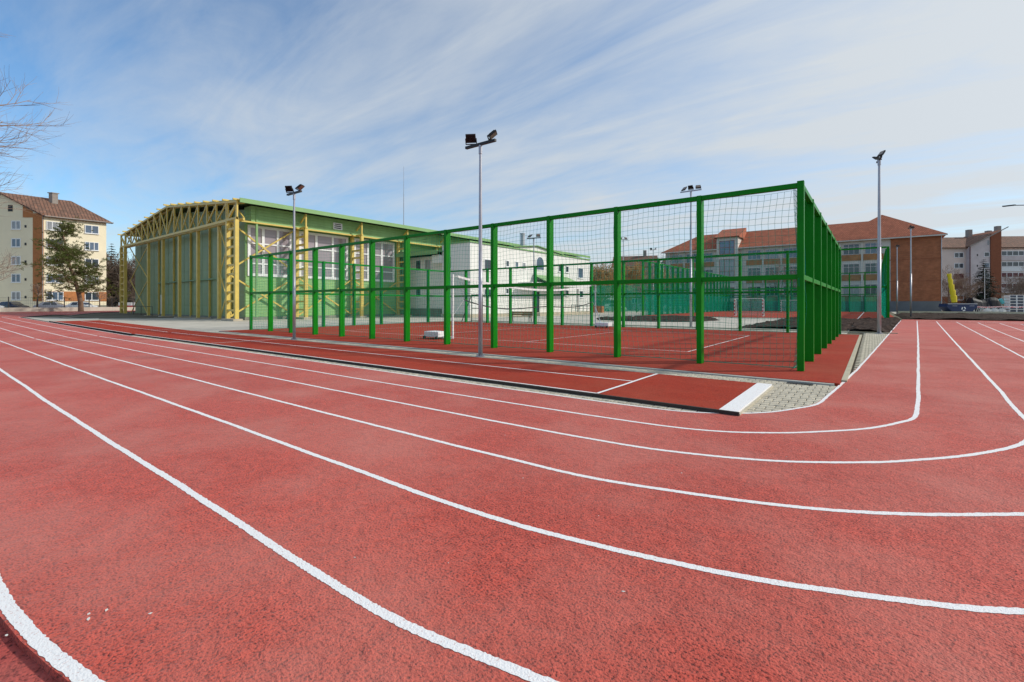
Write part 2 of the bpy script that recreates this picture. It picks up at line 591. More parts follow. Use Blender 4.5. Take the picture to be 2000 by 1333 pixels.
def gz(x, y):
    r = min(0.34, 0.0080 * max(0.0, -28.0 - x))
    k = 1.0 - sm((y - 9.6) / 4.0)
    k = max(k, sm((-64.0 - x) / 14.0))
    return r * k


def catmull(pts, n=14):
    P = [Vector(p) for p in pts]
    P = [P[0] * 2 - P[1]] + P + [P[-1] * 2 - P[-2]]
    res = []
    for i in range(1, len(P) - 2):
        L = (P[i + 1] - P[i]).length
        for k in range(n):
            t = k / n
            a, b, c, d = P[i - 1], P[i], P[i + 1], P[i + 2]
            res.append(0.5 * ((2 * b) + (c - a) * t + (2 * a - 5 * b + 4 * c - d) * t * t + (3 * b - a - 3 * c + d) * t ** 3))
    res.append(P[-2])
    return res


def polyline_resample(P, step):
    res = [P[0]]
    acc = 0.0
    for a, b in zip(P[:-1], P[1:]):
        L = (b - a).length
        if L < 1e-9:
            continue
        t = step - acc
        while t <= L:
            res.append(a + (b - a) * (t / L))
            t += step
        acc = (acc + L) % step
    res.append(P[-1])
    return res


# lane lines of the bend in front of the camera, surveyed centre lines (x, y)
LINES = {
    6: [(-60.3, 6.62), (-45, 6.55), (-25, 6.50), (-12, 6.50), (-7, 6.47), (-3.67, 6.48), (-2.51, 6.52), (-1.96, 6.62), (-1.49, 6.88), (-1.13, 7.23), (-0.86, 7.73), (-0.66, 8.23), (-0.58, 8.90), (-0.48, 10.2), (-0.29, 12.84), (-0.14, 15.4), (0.37, 24.4), (2.02, 54.0)],
    5: [(-61.4, 5.70), (-45, 5.62), (-22, 5.58), (-12.5, 5.57), (-7.6, 5.55), (-4.28, 5.58), (-3.03, 5.6), (-2.03, 5.66), (-1.41, 5.82), (-0.95, 6.09), (-0.58, 6.40), (-0.07, 6.98), (0.27, 7.62), (0.45, 8.17), (0.57, 9.73), (0.73, 12.4), (1.0, 17.0), (1.59, 27.2), (3.04, 53.0)],
    4: [(-64, 4.62), (-45, 4.60), (-20, 4.58), (-10, 4.57), (-6.3, 4.57), (-3.54, 4.60), (-2.5, 4.63), (-1.69, 4.71), (-0.78, 5.02), (-0.06, 5.50), (0.36, 5.91), (0.81, 6.47), (1.28, 7.30), (1.52, 8.30), (1.60, 9.6), (1.74, 11.6), (2.05, 16.8), (2.75, 28.5), (4.2, 52.2)],
    3: [(-66, 3.58), (-40, 3.57), (-14, 3.55), (-7.9, 3.54), (-4.9, 3.55), (-3.76, 3.55), (-2.73, 3.57), (-1.95, 3.60), (-1.34, 3.72), (-0.61, 3.93), (-0.04, 4.19), (0.58, 4.62), (1.30, 5.25), (1.95, 6.10), (2.38, 7.20), (2.60, 8.6), (2.78, 11), (3.30, 18.8), (4.0, 30), (5.35, 51.6)],
    2: [(-68, 2.52), (-40, 2.52), (-15, 2.48), (-8, 2.50), (-5.6, 2.50), (-3.45, 2.50), (-2.63, 2.49), (-1.94, 2.53), (-1.39, 2.61), (-0.95, 2.70), (-0.44, 2.84), (0.19, 3.09), (0.58, 3.30), (1.45, 3.90), (2.35, 4.85), (3.05, 6.05), (3.45, 7.5), (3.65, 9.2), (3.85, 12), (4.40, 21.5), (5.0, 31), (6.45, 50.6)],
    1: [(-70, 1.46), (-40, 1.44), (-16, 1.42), (-9.9, 1.39), (-6, 1.40), (-3.8, 1.41), (-2.67, 1.41), (-1.86, 1.42), (-1.28, 1.50), (-0.70, 1.62), (0.10, 1.90), (1.10, 2.38), (2.20, 3.15), (3.25, 4.30), (4.05, 5.70), (4.50, 7.3), (4.75, 9.5), (5.0, 13), (5.6, 23), (6.2, 33), (7.5, 49.6)],
    0: [(-72, 0.38), (-40, 0.37), (-10, 0.33), (-5, 0.315), (-3.6, 0.322), (-3.16, 0.350), (-2.84, 0.388), (-2.48, 0.455), (-2.0, 0.54), (-1.3, 0.63), (-0.6, 0.75), (0.4, 1.03), (1.6, 1.55), (2.95, 2.45), (4.1, 3.65), (5.0, 5.2), (5.55, 7.1), (5.85, 9.6), (6.1, 13), (6.7, 24), (7.2, 34), (8.4, 48.6)],
}
CURV = {k: catmull([(x, y, 0) for x, y in v], 16) for k, v in LINES.items()}

# ================================================================== the setting
# ground sheet
gxs = [-900, -500, -300, -200] + [-150 + 5 * i for i in range(0, 46)] + [90, 130, 200, 400, 900]
gys = [-900, -400, -150, -60, -20] + [-8 + 3 * i for i in range(0, 60)] + [185, 220, 300, 500, 900]
b = MB()
nx = len(gxs)
vv = [(x, y, gz(x, y) - 0.06) for y in gys for x in gxs]
ff = [(j * nx + i, j * nx + i + 1, (j + 1) * nx + i + 1, (j + 1) * nx + i) for j in range(len(gys) - 1) for i in range(nx - 1)]
b.add(vv, ff)
struct(b.build('ground', M['ground']))


def sheet(name, poly, m, z, sub=3.0):
    """flat sheet following the ground, from a convex-ish quad list: poly = list of quads"""
    mb = MB()
    for q in poly:
        A, B, C, D = [Vector((p[0], p[1], 0)) for p in q]
        nu = max(1, int(max((B - A).length, (C - D).length) / sub))
        nv = max(1, int(max((D - A).length, (C - B).length) / sub))
        vs = []
        for j in range(nv + 1):
            for i in range(nu + 1):
                u, v = i / nu, j / nv
                p = (A * (1 - u) + B * u) * (1 - v) + (D * (1 - u) + C * u) * v
                vs.append((p.x, p.y, gz(p.x, p.y) + z))
        fs = [(j * (nu + 1) + i, j * (nu + 1) + i + 1, (j + 1) * (nu + 1) + i + 1, (j + 1) * (nu + 1) + i) for j in range(nv) for i in range(nu)]
        mb.add(vs, fs)
    return struct(mb.build(name, m))


# concrete forecourt round the courts and the hall
sheet('concrete_forecourt', [[(-58, 9.0), (-27.3, 9.0), (-27.3, 34), (-58, 34)], [(-27.3, 27.0), (-1.0, 27.0), (-1.0, 34), (-27.3, 34)],
                             [(-46, 34), (-1.0, 34), (-1.0, 54.6), (-46, 54.6)], [(-46, 54.6), (-23.0, 54.6), (-23.0, 84), (-46, 84)]], M['concrete'], -0.012)
# asphalt-like yard behind the pitch in front of the school and the building site
sheet('school_yard', [[(-46, 84), (-23, 84), (-23, 113), (-46, 113)], [(2.6, 66), (60, 66), (60, 120), (2.6, 120)]], M['concrete'], -0.02, 12)
# car park in front of the left block
sheet('car_park', [[(-118, -10), (-92.5, -10), (-98.5, 34), (-118, 34)]], M['concrete'], -0.02, 4)

# ------------------------------------------------------------------ running track
inner = CURV[6]
outer_l = [p + Vector((0, -0.045, 0)) for p in CURV[0]]


def lenparam(P, n):
    d = [0.0]
    for a, c in zip(P[:-1], P[1:]):
        d.append(d[-1] + (c - a).length)
    res = []
    k = 0
    for i in range(n):
        t = d[-1] * i / (n - 1)
        while k < len(d) - 2 and d[k + 1] < t:
            k += 1
        f = (t - d[k]) / max(1e-9, d[k + 1] - d[k])
        res.append(P[k] + (P[k + 1] - P[k]) * f)
    return res


# stations shared by all lines: match by control points (same number of spline spans is not needed: by length fraction per part)
def split_param(k, n1=40, n2=60, n3=60):
    P = CURV[k]
    i1 = min(range(len(P)), key=lambda i: abs(P[i].x + 6.0) + (0 if P[i].y < 8 else 99))
    yend = {6: 10.5, 5: 10.5, 4: 10.6, 3: 10.8, 2: 11.0, 1: 11.2, 0: 11.4}[k]
    i2 = min(range(i1, len(P)), key=lambda i: abs(P[i].y - yend))
    return lenparam(P[:i1 + 1], n1)[:-1] + lenparam(P[i1:i2 + 1], n2)[:-1] + lenparam(P[i2:], n3)


S = {k: split_param(k) for k in CURV}
TZ = 0.012
mb = MB()
ns = len(S[0])
rows = [6, 5, 4, 3, 2, 1, 0]
vs = []
for k in rows:
    for i, p in enumerate(S[k]):
        q = p
        if k == 0:
            a, c = S[0][max(0, i - 1)], S[0][min(ns - 1, i + 1)]
            d = (c - a).normalized()
            q = p + Vector((d.y, -d.x, 0)) * 0.035
        if k == 6:
            a, c = S[6][max(0, i - 1)], S[6][min(ns - 1, i + 1)]
            d = (c - a).normalized()
            q = p + Vector((-d.y, d.x, 0)) * 0.03
        vs.append((q.x, q.y, gz(q.x, q.y) + TZ))
nr = len(rows)
# outer face of the rubber layer
for i in range(ns):
    x, y, z = vs[(nr - 1) * ns + i]
    vs.append((x, y, z - 0.05))
for i in range(ns):
    x, y, z = vs[i]
    vs.append((x, y, z - 0.03))
fs = [(r * ns + i, (r + 1) * ns + i, (r + 1) * ns + i + 1, r * ns + i + 1) for r in range(nr) for i in range(ns - 1)]
fs += [(i, i + 1, (nr + 1) * ns + i + 1, (nr + 1) * ns + i) for i in range(ns - 1)]
mb.add(vs, fs)
# far right end: the lanes swing to the right round a planted island
e = [S[k][-1] for k in rows]
mb.add([(2.05, 53.9, TZ), (8.45, 48.5, TZ), (14, 47.0, TZ), (40, 46.2, TZ), (60, 46.2, TZ), (60, 57.2, TZ), (40, 57.2, TZ), (16, 57.0, TZ), (5.0, 57.0, TZ), (2.25, 57.0, TZ)], [tuple(range(10))])
# far left: the track swings round behind the hall along the fence
L6, L0 = S[6][0], S[0][0]
lf = [(-60.2, 6.65), (-64.5, 8.4), (-72.4, 12.6), (-77.2, 15.6), (-84, 21.5), (-90, 30)]
rf = [(-72.0, 0.34), (-80.0, 1.6), (-87.5, 4.5), (-91.2, 9.0), (-94.3, 19.5), (-97.5, 30)]
rl, rr_ = catmull([(x, y, 0) for x, y in lf], 8), catmull([(x, y, 0) for x, y in rf], 8)
vs = []
m_ = len(rl)
for t in range(7):
    for a, c in zip(rl, rr_):
        p = a + (c - a) * (t / 6)
        vs.append((p.x, p.y, gz(p.x, p.y) + TZ - 0.001))
mb.add(vs, [(t * m_ + i, t * m_ + i + 1, (t + 1) * m_ + i + 1, (t + 1) * m_ + i) for t in range(6) for i in range(m_ - 1)])
struct(mb.build('running_track', M['track']))

# lower rubber border outside the outer line and the soil verge the camera stands on
mb = MB()
vs = []
for off in (0.02, 0.24):
    for i in range(ns):
        a, c = S[0][max(0, i - 1)], S[0][min(ns - 1, i + 1)]
        d = (c - a).normalized()
        q = S[0][i] + Vector((d.y, -d.x, 0)) * off
        vs.append((q.x, q.y, gz(q.x, q.y) - 0.022))
mb.add(vs, [(i, ns + i, ns + i + 1, i + 1) for i in range(ns - 1)])
struct(mb.build('track_border', M['edge_rubber']))
mb = MB()
vs = []
offs = [0.20, 0.30, 0.45, 0.7, 1.2, 2.5, 5.0]
for o_ in offs:
    for i in range(ns):
        a, c = S[0][max(0, i - 1)], S[0][min(ns - 1, i + 1)]
        d = (c - a).normalized()
        q = S[0][i] + Vector((d.y, -d.x, 0)) * o_
        vs.append((q.x, q.y, gz(q.x, q.y) - 0.03 + (random.uniform(0, 0.05) if o_ > 0.2 else 0)))
mb.add(vs, [(r * ns + i, (r + 1) * ns + i, (r + 1) * ns + i + 1, r * ns + i + 1) for r in range(len(offs) - 1) for i in range(ns - 1)])
struct(mb.build('soil_verge', M['soil']))


def stripe(name, P, width, z, m, rough=0.0, step_near=0.012, gzf=True):
    """painted line with slightly ragged edges: finer near the camera"""
    Q = []
    i = 0
    dense = []
    for a, c in zip(P[:-1], P[1:]):
        L = (c - a).length
        dist = max(0.6, ((a + c) / 2).length)
        st = max(step_near, dist * 0.004)
        n = max(1, int(L / st))
        for k in range(n):
            dense.append(a + (c - a) * (k / n))
    dense.append(P[-1])
    vs = []
    n = len(dense)
    for i, p in enumerate(dense):
        a, c = dense[max(0, i - 2)], dense[min(n - 1, i + 2)]
        d = c - a
        if d.length < 1e-9:
            d = Vector((1, 0, 0))
        d.normalize()
        nrm_ = Vector((-d.y, d.x, 0))
        wob = math.sin(p.x * 1.7 + p.y * 2.3) * 0.003 + math.sin(p.x * 5.1 - p.y * 4.3) * 0.002
        for sgn in (1, -1):
            q = p + nrm_ * (sgn * (width / 2 + random.uniform(-rough, rough)) + wob)
            vs.append((q.x, q.y, (gz(q.x, q.y) if gzf else 0) + z))
    mbs = MB()
    mbs.add(vs, [(2 * i, 2 * i + 1, 2 * i + 3, 2 * i + 2) for i in range(n - 1)])
    return struct(mbs.build(name, m))


for k in (0, 1, 2, 3, 4, 5, 6):
    wd = {0: 0.056, 6: 0.046}.get(k, 0.052)
    stripe('lane_line', CURV[k], wd, TZ + 0.002, M['line'], 0.0038)
# continuation of the lane lines round the far bends
for k, (x, y) in {5: (3.04, 53.0), 4: (4.2, 52.2), 3: (5.35, 51.6), 2: (6.45, 50.6), 1: (7.5, 49.6)}.items():
    stripe('lane_line', [Vector((x, y, 0)), Vector((x + 3, y - 0.1, 0)), Vector((50, y, 0))], 0.05, TZ + 0.004, M['line'], 0.0)
stripe('lane_line', [Vector((x, y, 0)) for x, y in [(-60.3, 6.62), (-64.5, 8.45), (-72.4, 12.65), (-77.2, 15.65)]], 0.06, TZ + 0.005, M['line'], 0)
stripe('lane_line', catmull([(-61.4, 5.70, 0), (-65.5, 7.2, 0), (-73.3, 11.4, 0), (-78.2, 14.6, 0), (-85.5, 20.5, 0)]), 0.05, TZ + 0.005, M['line'], 0)
# planted island inside the far right bend
mb = MB()
pts = [(9.4, 47.6), (10.4, 46.0), (30, 45.5), (30, 20), (9.2, 28), (8.3, 38)]
mb.prism(pts, -0.03, 0.09)
struct(mb.build('island_bed', M['soil']))

# ------------------------------------------------------------------ runway and ball court slabs
SL = 0.055


def gslab(name, x0, x1, y0, y1, z1, m, z0=-0.05, step=3.0):
    n = max(1, int(abs(x1 - x0) / step))
    mbs = MB()
    vs = []
    for i in range(n + 1):
        x = x0 + (x1 - x0) * i / n
        za, zb = gz(x, y0), gz(x, y1)
        vs += [(x, y0, za + z0), (x, y0, za + z1), (x, y1, zb + z1), (x, y1, zb + z0)]
    fs = []
    for i in range(n):
        a, c = 4 * i, 4 * i + 4
        fs += [(a, c, c + 1, a + 1), (a + 1, c + 1, c + 2, a + 2), (a + 2, c + 2, c + 3, a + 3)]
    fs += [(0, 1, 2, 3), (4 * n + 3, 4 * n + 2, 4 * n + 1, 4 * n)]
    mbs.add(vs, fs)
    return mbs.build(name, m)


struct(gslab('runway', -47.0, -1.66, 6.80, 9.48, SL, M['court']))
struct(gslab('runway_edge', -47.6, -1.40, 6.755, 6.797, SL + 0.004, M['black_edge']))  # near-black strip along the front edge of the runway
struct(gslab('runway_end_edge', -1.418, -1.395, 6.80, 9.49, SL - 0.020, M['paver']))
struct(gslab('takeoff_board', -1.657, -1.42, 6.80, 9.49, SL + 0.004, M['line']))
struct(gslab('ball_court', -27.5, -0.47, 10.42, 27.1, SL - 0.012, M['court'], step=40))
struct(gslab('court_kerb', -27.3, -0.55, 10.30, 10.417, 0.035, M['grey_kerb'], step=40))
struct(gslab('court_side_kerb', -0.467, -0.38, 10.9, 27.1, 0.045, M['kerb_stone'], step=40))
struct(gslab('court_back_kerb', -27.4, -0.36, 27.104, 27.22, 0.06, M['kerb_stone'], step=40))


def cline(name, x0, y0, x1, y1, wd, z, m=None, gzf=True):
    n = max(1, int(math.hypot(x1 - x0, y1 - y0) / 2))
    P = [Vector((x0 + (x1 - x0) * i / n, y0 + (y1 - y0) * i / n, 0)) for i in range(n + 1)]
    return stripe(name, P, wd, z, m or M['line'], 0.002, 0.05, gzf)


RZ = SL + 0.004
cline('runway_line', -46.6, 6.835, -3.5, 6.835, 0.05, RZ)
cline('runway_line', -46.6, 8.30, -3.52, 8.30, 0.05, RZ)
cline('runway_line', -3.5, 6.82, -3.5, 9.47, 0.055, RZ + 0.002)
cline('runway_line', -19.0, 6.86, -19.0, 9.47, 0.055, RZ + 0.002)
cline('runway_line', -30.5, 8.32, -30.5, 9.47, 0.05, RZ + 0.002)
CZ = SL - 0.008
for x0, y0, x1, y1 in [(-22.4, 14.45, -4.4, 14.45), (-4.4, 14.45, -4.4, 23.45), (-4.4, 23.45, -22.4, 23.45), (-22.4, 23.45, -22.4, 14.45), (-10.4, 14.45, -10.4, 23.45), (-16.4, 14.45, -16.4, 23.45)]:
    cline('court_line', x0, y0, x1, y1, 0.05, CZ + random.uniform(0, 0.0015), M['line_thin'], False)

# ------------------------------------------------------------------ interlocking pavers
sheet('paver_bed', [[(-27.3, 9.3), (-1.0, 9.3), (-1.0, 10.5), (-27.3, 10.5)], [(-46, 6.4), (-1.3, 6.4), (-1.3, 6.9), (-46, 6.9)], [(-1.45, 6.4), (0.2, 6.4), (0.2, 10.6), (-1.45, 10.6)], [(-0.5, 10.5), (1.0, 10.5), (1.0, 29.8), (-0.5, 29.8)]], M['joint'], -0.006)
struct(bpy.data.objects['paver_bed'])
bed = bpy.data.objects['paver_bed']


def paver_mesh(z1=0.0085):
    """double-T shaped interlocking concrete block, 0.20 x 0.165 m"""
    a, bb, d = 0.0955, 0.0785, 0.018
    P = [(-a, -bb), (-a * 0.45, -bb), (-a * 0.25, -bb + d), (a * 0.25, -bb + d), (a * 0.45, -bb), (a, -bb), (a, bb), (a * 0.45, bb), (a * 0.25, bb - d), (-a * 0.25, bb - d), (-a * 0.45, bb), (-a, bb)]
    mbs = MB()
    k = 0.94
    n = len(P)
    vs = [(x, y, -0.04) for x, y in P] + [(x, y, z1 - 0.004) for x, y in P] + [(x * k, y * k, z1) for x, y in P]
    fs = [(i, (i + 1) % n, n + (i + 1) % n, n + i) for i in range(n)] + [(n + i, n + (i + 1) % n, 2 * n + (i + 1) % n, 2 * n + i) for i in range(n)] + [tuple(range(2 * n, 3 * n))]
    mbs.add(vs, fs)
    return mbs


def track_edge_x(y):
    P = S[6]
    for a, c in zip(P[:-1], P[1:]):
        if a.y <= y <= c.y and c.y > 6.6:
            return a.x + (c.x - a.x) * (y - a.y) / max(1e-9, c.y - a.y)
    return None


spots = []
row = 0
y = 6.37
while y < 10.40:
    x = -27.2 + (0.1 if row % 2 else 0)
    while x < 0.4:
        ok = False
        if 9.40 < y < 10.32 and x < -0.5:
            ok = True
        if x > -1.60 and y > 6.40:
            ex = track_edge_x(y)
            if ex is None and y < 7.0:
                ex = -1.2
            if ex is not None and x < ex + 0.22:
                ok = y < 10.32
        if y < 6.80 and x < -0.8 and y > 6.36:
            ok = True
        if ok:
            spots.append((x, y, 0.0))
        x += 0.203
    y += 0.168
    row += 1
y = 11.0
row = 0
while y < 29.6:
    ex = track_edge_x(y)
    x = -0.26 + (0.08 if row % 2 else 0)
    while x < ex + 0.2:
        spots.append((x, y, R(90)))
        x += 0.168
    y += 0.203
    row += 1
spots.sort(key=lambda p: p[0] ** 2 + p[1] ** 2)
pm = paver_mesh().build('paver', M['paver'], bed)
pm.location = (spots[0][0], spots[0][1], 0)
for x, y, rz in spots[1:300]:
    o = inst(pm, bed, (x, y, random.uniform(-0.003, 0.001)), rz + random.uniform(-0.02, 0.02))
mb = MB()
base = paver_mesh()
for x, y, rz in spots[300:]:
    cz, sz = math.cos(rz), math.sin(rz)
    dz = random.uniform(-0.003, 0.001)
    mb.add([(x + px * cz - py * sz, y + px * sz + py * cz, gz(x, y) + pz + dz) for px, py, pz in base.v], base.f)
rest = mb.build('paver_field', M['paver'], bed)
rest["kind"] = "stuff"

# drain grate in the kerb at the court corner
dg = MB().box(-1.28, -0.86, 10.08, 10.28, -0.02, 0.0105)
for i in range(9):
    dg.box(-1.26 + i * 0.045, -1.24 + i * 0.045, 10.10, 10.26, 0.0106, 0.019)
struct(dg.build('drain_grate', M['black']))

# ------------------------------------------------------------------ soil beds


def soil_bed(name, poly, h=0.14, step=0.28):
    """lumpy bed inside a polygon"""
    xs = [p[0] for p in poly]
    ys = [p[1] for p in poly]

    def inside(x, y):
        r = False
        j = len(poly) - 1
        for i in range(len(poly)):
            xi, yi = poly[i]
            xj, yj = poly[j]
            if (yi > y) != (yj > y) and x < (xj - xi) * (y - yi) / (yj - yi) + xi:
                r = not r
            j = i
        return r
    mbs = MB()
    idx = {}
    vs = []
    nx_ = int((max(xs) - min(xs)) / step) + 2
    ny_ = int((max(ys) - min(ys)) / step) + 2
    for j in range(ny_):
        for i in range(nx_):
            x, y = min(xs) + i * step, min(ys) + j * step
            ins = inside(x, y)
            z = (h * (0.25 + 0.5 * random.random() + 0.5 * random.random() ** 4 + 0.35 * math.sin(x * 1.3 + y * .7) * math.sin(y * 1.1 - x * .4)) if ins else -0.03)
            idx[i, j] = len(vs)
            vs.append((x + random.uniform(-.3, .3) * step, y + random.uniform(-.3, .3) * step, z))
    fs = []
    for j in range(ny_ - 1):
        for i in range(nx_ - 1):
            q = (idx[i, j], idx[i + 1, j], idx[i + 1, j + 1], idx[i, j + 1])
            if any(vs[k][2] > 0 for k in q):
                fs.append(q)
    mbs.add(vs, fs)
    return struct(mbs.build(name, M['soil']))


soil_bed('soil_bed', [(-22.0, 43.0), (-21.0, 49.5), (-17.5, 53), (-13, 50.5), (-10.8, 44), (-12.0, 38.5), (-16, 37.3), (-19.5, 38.8)], 0.16)
soil_bed('soil_bed', [(-6.6, 31.6), (-1.1, 31.6), (-1.1, 53.5), (-6.4, 53.5)], 0.15)
soil_bed('soil_bed', [(-1.0, 30.6), (0.55, 30.6), (1.85, 54.0), (1.9, 58), (-1.0, 54.5)], 0.20)
soil_bed('soil_bed', [(2.4, 57.8), (30, 57.8), (60, 58), (60, 92), (30, 92), (8, 90), (3.0, 90)], 0.17, 0.5)
sheet('paved_corner', [[(-60.2, 6.9), (-47, 6.8), (-47, 9.4), (-62, 12.5)]], M['concrete'], 0.0)
sheet('dry_verge', [[(-62, 10), (-58, 10), (-58, 34), (-62, 30)], [(-92, 32), (-62, 11), (-62, 30), (-80, 60)]], M['drygrass'] if False else M['ground'], 0.0)
# path edging behind the court and in front of the building site
mb = MB()
mb.box(-27.3, 1.0, 29.85, 29.97, -0.02, 0.05)
struct(mb.build('path_edging', M['kerb_stone']))
mb = MB()
mb.box(3.0, 60, 94.6, 94.9, -0.02, 0.30)
struct(mb.build('site_edging', M['kerb_stone']))


# ================================================================== netting
def net_mesh(mbn, O, du, dv, W, Hh, cell, r, sag=0.04, seed=0, n=3, step=None):
    """knotted net in the plane O + u*du + v*dv (dv up), real cords with a little slack"""
    rnd = random.Random(seed)
    O, du, dv = Vector(O), Vector(du), Vector(dv)
    nm = du.cross(dv).normalized()
    ph = [rnd.uniform(0, 6.28) for _ in range(6)]

    def P(u, v):
        k = math.sin(math.pi * min(1, max(0, v / Hh)))
        bow = sag * k * (math.sin(u * 0.9 + ph[0]) + 0.5 * math.sin(u * 2.3 + v * 1.1 + ph[1]))
        uu = u + 0.35 * sag * math.sin(v * 1.9 + u * 0.8 + ph[2]) + 0.2 * sag * math.sin(v * 5 + ph[3])
        vv_ = v + 0.45 * sag * math.sin(u * 1.45 + ph[4]) * (0.4 + 0.6 * v / Hh) + 0.12 * sag * math.sin(u * 6 + v * 3 + ph[5])
        return O + du * uu + dv * vv_ + nm * bow
    nu, nv = max(1, round(W / cell)), max(1, round(Hh / cell))
    st = step or 2

    def strand(pts, ax1, ax2):
        vs, fs = [], []
        for p in pts:
            for i in range(n):
                t = 2 * math.pi * i / n
                vs.append(p + (ax1 * math.cos(t) + ax2 * math.sin(t)) * r)
        for k in range(len(pts) - 1):
            for i in range(n):
                fs.append((k * n + i, k * n + (i + 1) % n, (k + 1) * n + (i + 1) % n, (k + 1) * n + i))
        mbn.add(vs, fs)
    for j in range(nv + 1):
        v = Hh * j / nv
        ks = list(range(0, nu, st)) + [nu]
        strand([P(W * i / nu, v) for i in ks], dv, nm)
    for i in range(nu + 1):
        u = W * i / nu
        ks = list(range(0, nv, st)) + [nv]
        strand([P(u, Hh * j / nv) for j in ks], du, nm)


# ================================================================== green ball cage (near)
BAY = 2.17
CX, CY = -1.16, 11.79
NXB, NYB = 12, 7
CH = 4.12
X0, X1 = CX - NXB * BAY, CX
Y0, Y1 = CY, CY + NYB * BAY
cage = thing('ball_court_cage', 'green steel ball cage of posts, two rails and netting round the near red court', 'ball cage', (CX, CY, SL - 0.012))
H_ = CH - SL
pd, pw = 0.23, 0.115        # post depth across the fence line, width along it
pa = MB().box(-pw / 2, pw / 2, 0, pd, 0, H_).build('post', M['green'], cage, bevel=0.008)
pb = MB().box(-pd, 0, -pw / 2, pw / 2, 0, H_).build('post', M['green'], cage, bevel=0.008)
corner = MB().box(-0.13, 0.0, 0, 0.13, 0, H_ + 0.03).build('corner_post', M['green'], cage, bevel=0.008)
pa.location = (-BAY, 0, 0)
pb.location = (0, BAY, 0)
for k in range(1, NXB):
    if k > 1:
        inst(pa, cage, (-k * BAY, 0, 0))
    inst(pa, cage, (-k * BAY, NYB * BAY - pd, 0))
for k in range(1, NYB):
    if k > 1:
        inst(pb, cage, (0, k * BAY, 0))
    inst(pb, cage, (-NXB * BAY + pd, k * BAY, 0))
inst(corner, cage, (-NXB * BAY + 0.13, 0, 0))
inst(corner, cage, (0, NYB * BAY - 0.13, 0))
inst(corner, cage, (-NXB * BAY + 0.13, NYB * BAY - 0.13, 0))
rw = 0.11
ra = MB().box(-BAY + pw / 2 + 0.001, -pw / 2 - 0.001, 0.02, 0.02 + rw, -rw / 2, rw / 2).build('top_rail', M['green'], cage, bevel=0.006)
rb = MB().box(-0.02 - rw, -0.02, pw / 2 + 0.001, BAY - pw / 2 - 0.001, -rw / 2, rw / 2).build('top_rail', M['green'], cage, bevel=0.006)
first = True
for zt, nm_ in ((H_ - 0.06, 'top_rail'), (2.03, 'mid_rail')):
    for k in range(NXB):
        for yy in (0, NYB * BAY - 0.15):
            if first:
                ra.location = (0, 0, zt)
                first = False
            else:
                inst(ra, cage, (-k * BAY, yy, zt), name=nm_)
    for k in range(NYB):
        for xx in (0, -NXB * BAY + 0.15):
            inst(rb, cage, (xx, k * BAY, zt), name=nm_)
rb.location = (0, 0, H_ - 0.06)
bpy.data.objects.remove([o for o in cage.children if o.name.startswith('top_rail') and o is not rb and o.data == rb.data and abs(o.location.x) < 1e-4 and abs(o.location.y) < 1e-4][0])
NH = H_ - 0.14
zb = 0.04
cell, cr = 0.135, 0.0036
for i, (O, du, W) in enumerate([((-0.02, 0.20, zb), (-1, 0, 0), NXB * BAY - 0.04), ((-0.20, 0.02, zb), (0, 1, 0), NYB * BAY - 0.04),
                                ((-0.02, NYB * BAY - 0.22, zb), (-1, 0, 0), NXB * BAY - 0.04), ((-NXB * BAY + 0.22, 0.02, zb), (0, 1, 0), NYB * BAY - 0.04)]):
    mbn = MB()
    net_mesh(mbn, O, du, (0, 0, 1), W, NH, cell, cr, 0.09, seed=i + 3)
    # edge cords at the foot of the net
    p, q = Vector(O), Vector(O) + Vector(du) * W
    mbn.tube(p + Vector((0, 0, 0.01)), q + Vector((0, 0, 0.01)), 0.009, n=5)
    mbn.build('net', M['net'], cage)

# ================================================================== far pitch and its cage
sheet('far_pitch', [[(-22.6, 54.7), (1.9, 54.7), (1.9, 101), (-22.6, 101)]], M['court'], 0.02, 6)
cline('pitch_line', -1.1, 55.2, -1.1, 100, 0.10, 0.026, M['line'], False)
cline('pitch_line', -21.0, 55.6, -1.1, 55.6, 0.10, 0.026, M['line'], False)
cline('pitch_line', -21.0, 78, -1.1, 78, 0.08, 0.026, M['line'], False)
F0, F1, G0, G1, FH = -22.2, 1.15, 55.3, 99.0, 6.7
cage2 = thing('pitch_cage', 'tall green ball stop fence with netting round the far football pitch', 'ball cage', (F0, G0, 0.02))
pl = MB().box(-0.09, 0.09, -0.16, 0.16, 0, FH).build('post', M['green'], cage2)
pl.location = (0, 0, 0)
for x in (5.9, F1 - F0):
    inst(pl, cage2, (x, 0, 0))
nside = 20
for k in range(1, nside + 1):
    for x in (0, F1 - F0):
        inst(pl, cage2, (x, k * BAY, 0), rz=R(90))
for k in range(1, 11):
    inst(pl, cage2, (k * (F1 - F0) / 11, nside * BAY, 0))
DY = nside * BAY
for z in (FH - 0.05, 3.0):
    MB().box(0.1, F1 - F0 - 0.1, -0.06, 0.06, z - 0.07, z + 0.07).build('rail', M['green'], cage2)
    MB().box(0.1, F1 - F0 - 0.1, DY - 0.06, DY + 0.06, z - 0.07, z + 0.07).build('rail', M['green'], cage2)
    for x in (0, F1 - F0):
        MB().box(x - 0.06, x + 0.06, 0.17, DY - 0.17, z - 0.07, z + 0.07).build('rail', M['green'], cage2)
for i, (O, du, W) in enumerate([((0, 0.1, 0.05), (1, 0, 0), F1 - F0), ((0, DY - 0.1, 0.05), (1, 0, 0), F1 - F0), ((0.1, 0, 0.05), (0, 1, 0), DY), ((F1 - F0 - 0.1, 0, 0.05), (0, 1, 0), DY)]):
    mbn = MB()
    net_mesh(mbn, O, du, (0, 0, 1), W, FH - 0.15, 0.17, 0.0042, 0.10, seed=20 + i, step=4)
    mbn.build('net', M['net'], cage2)
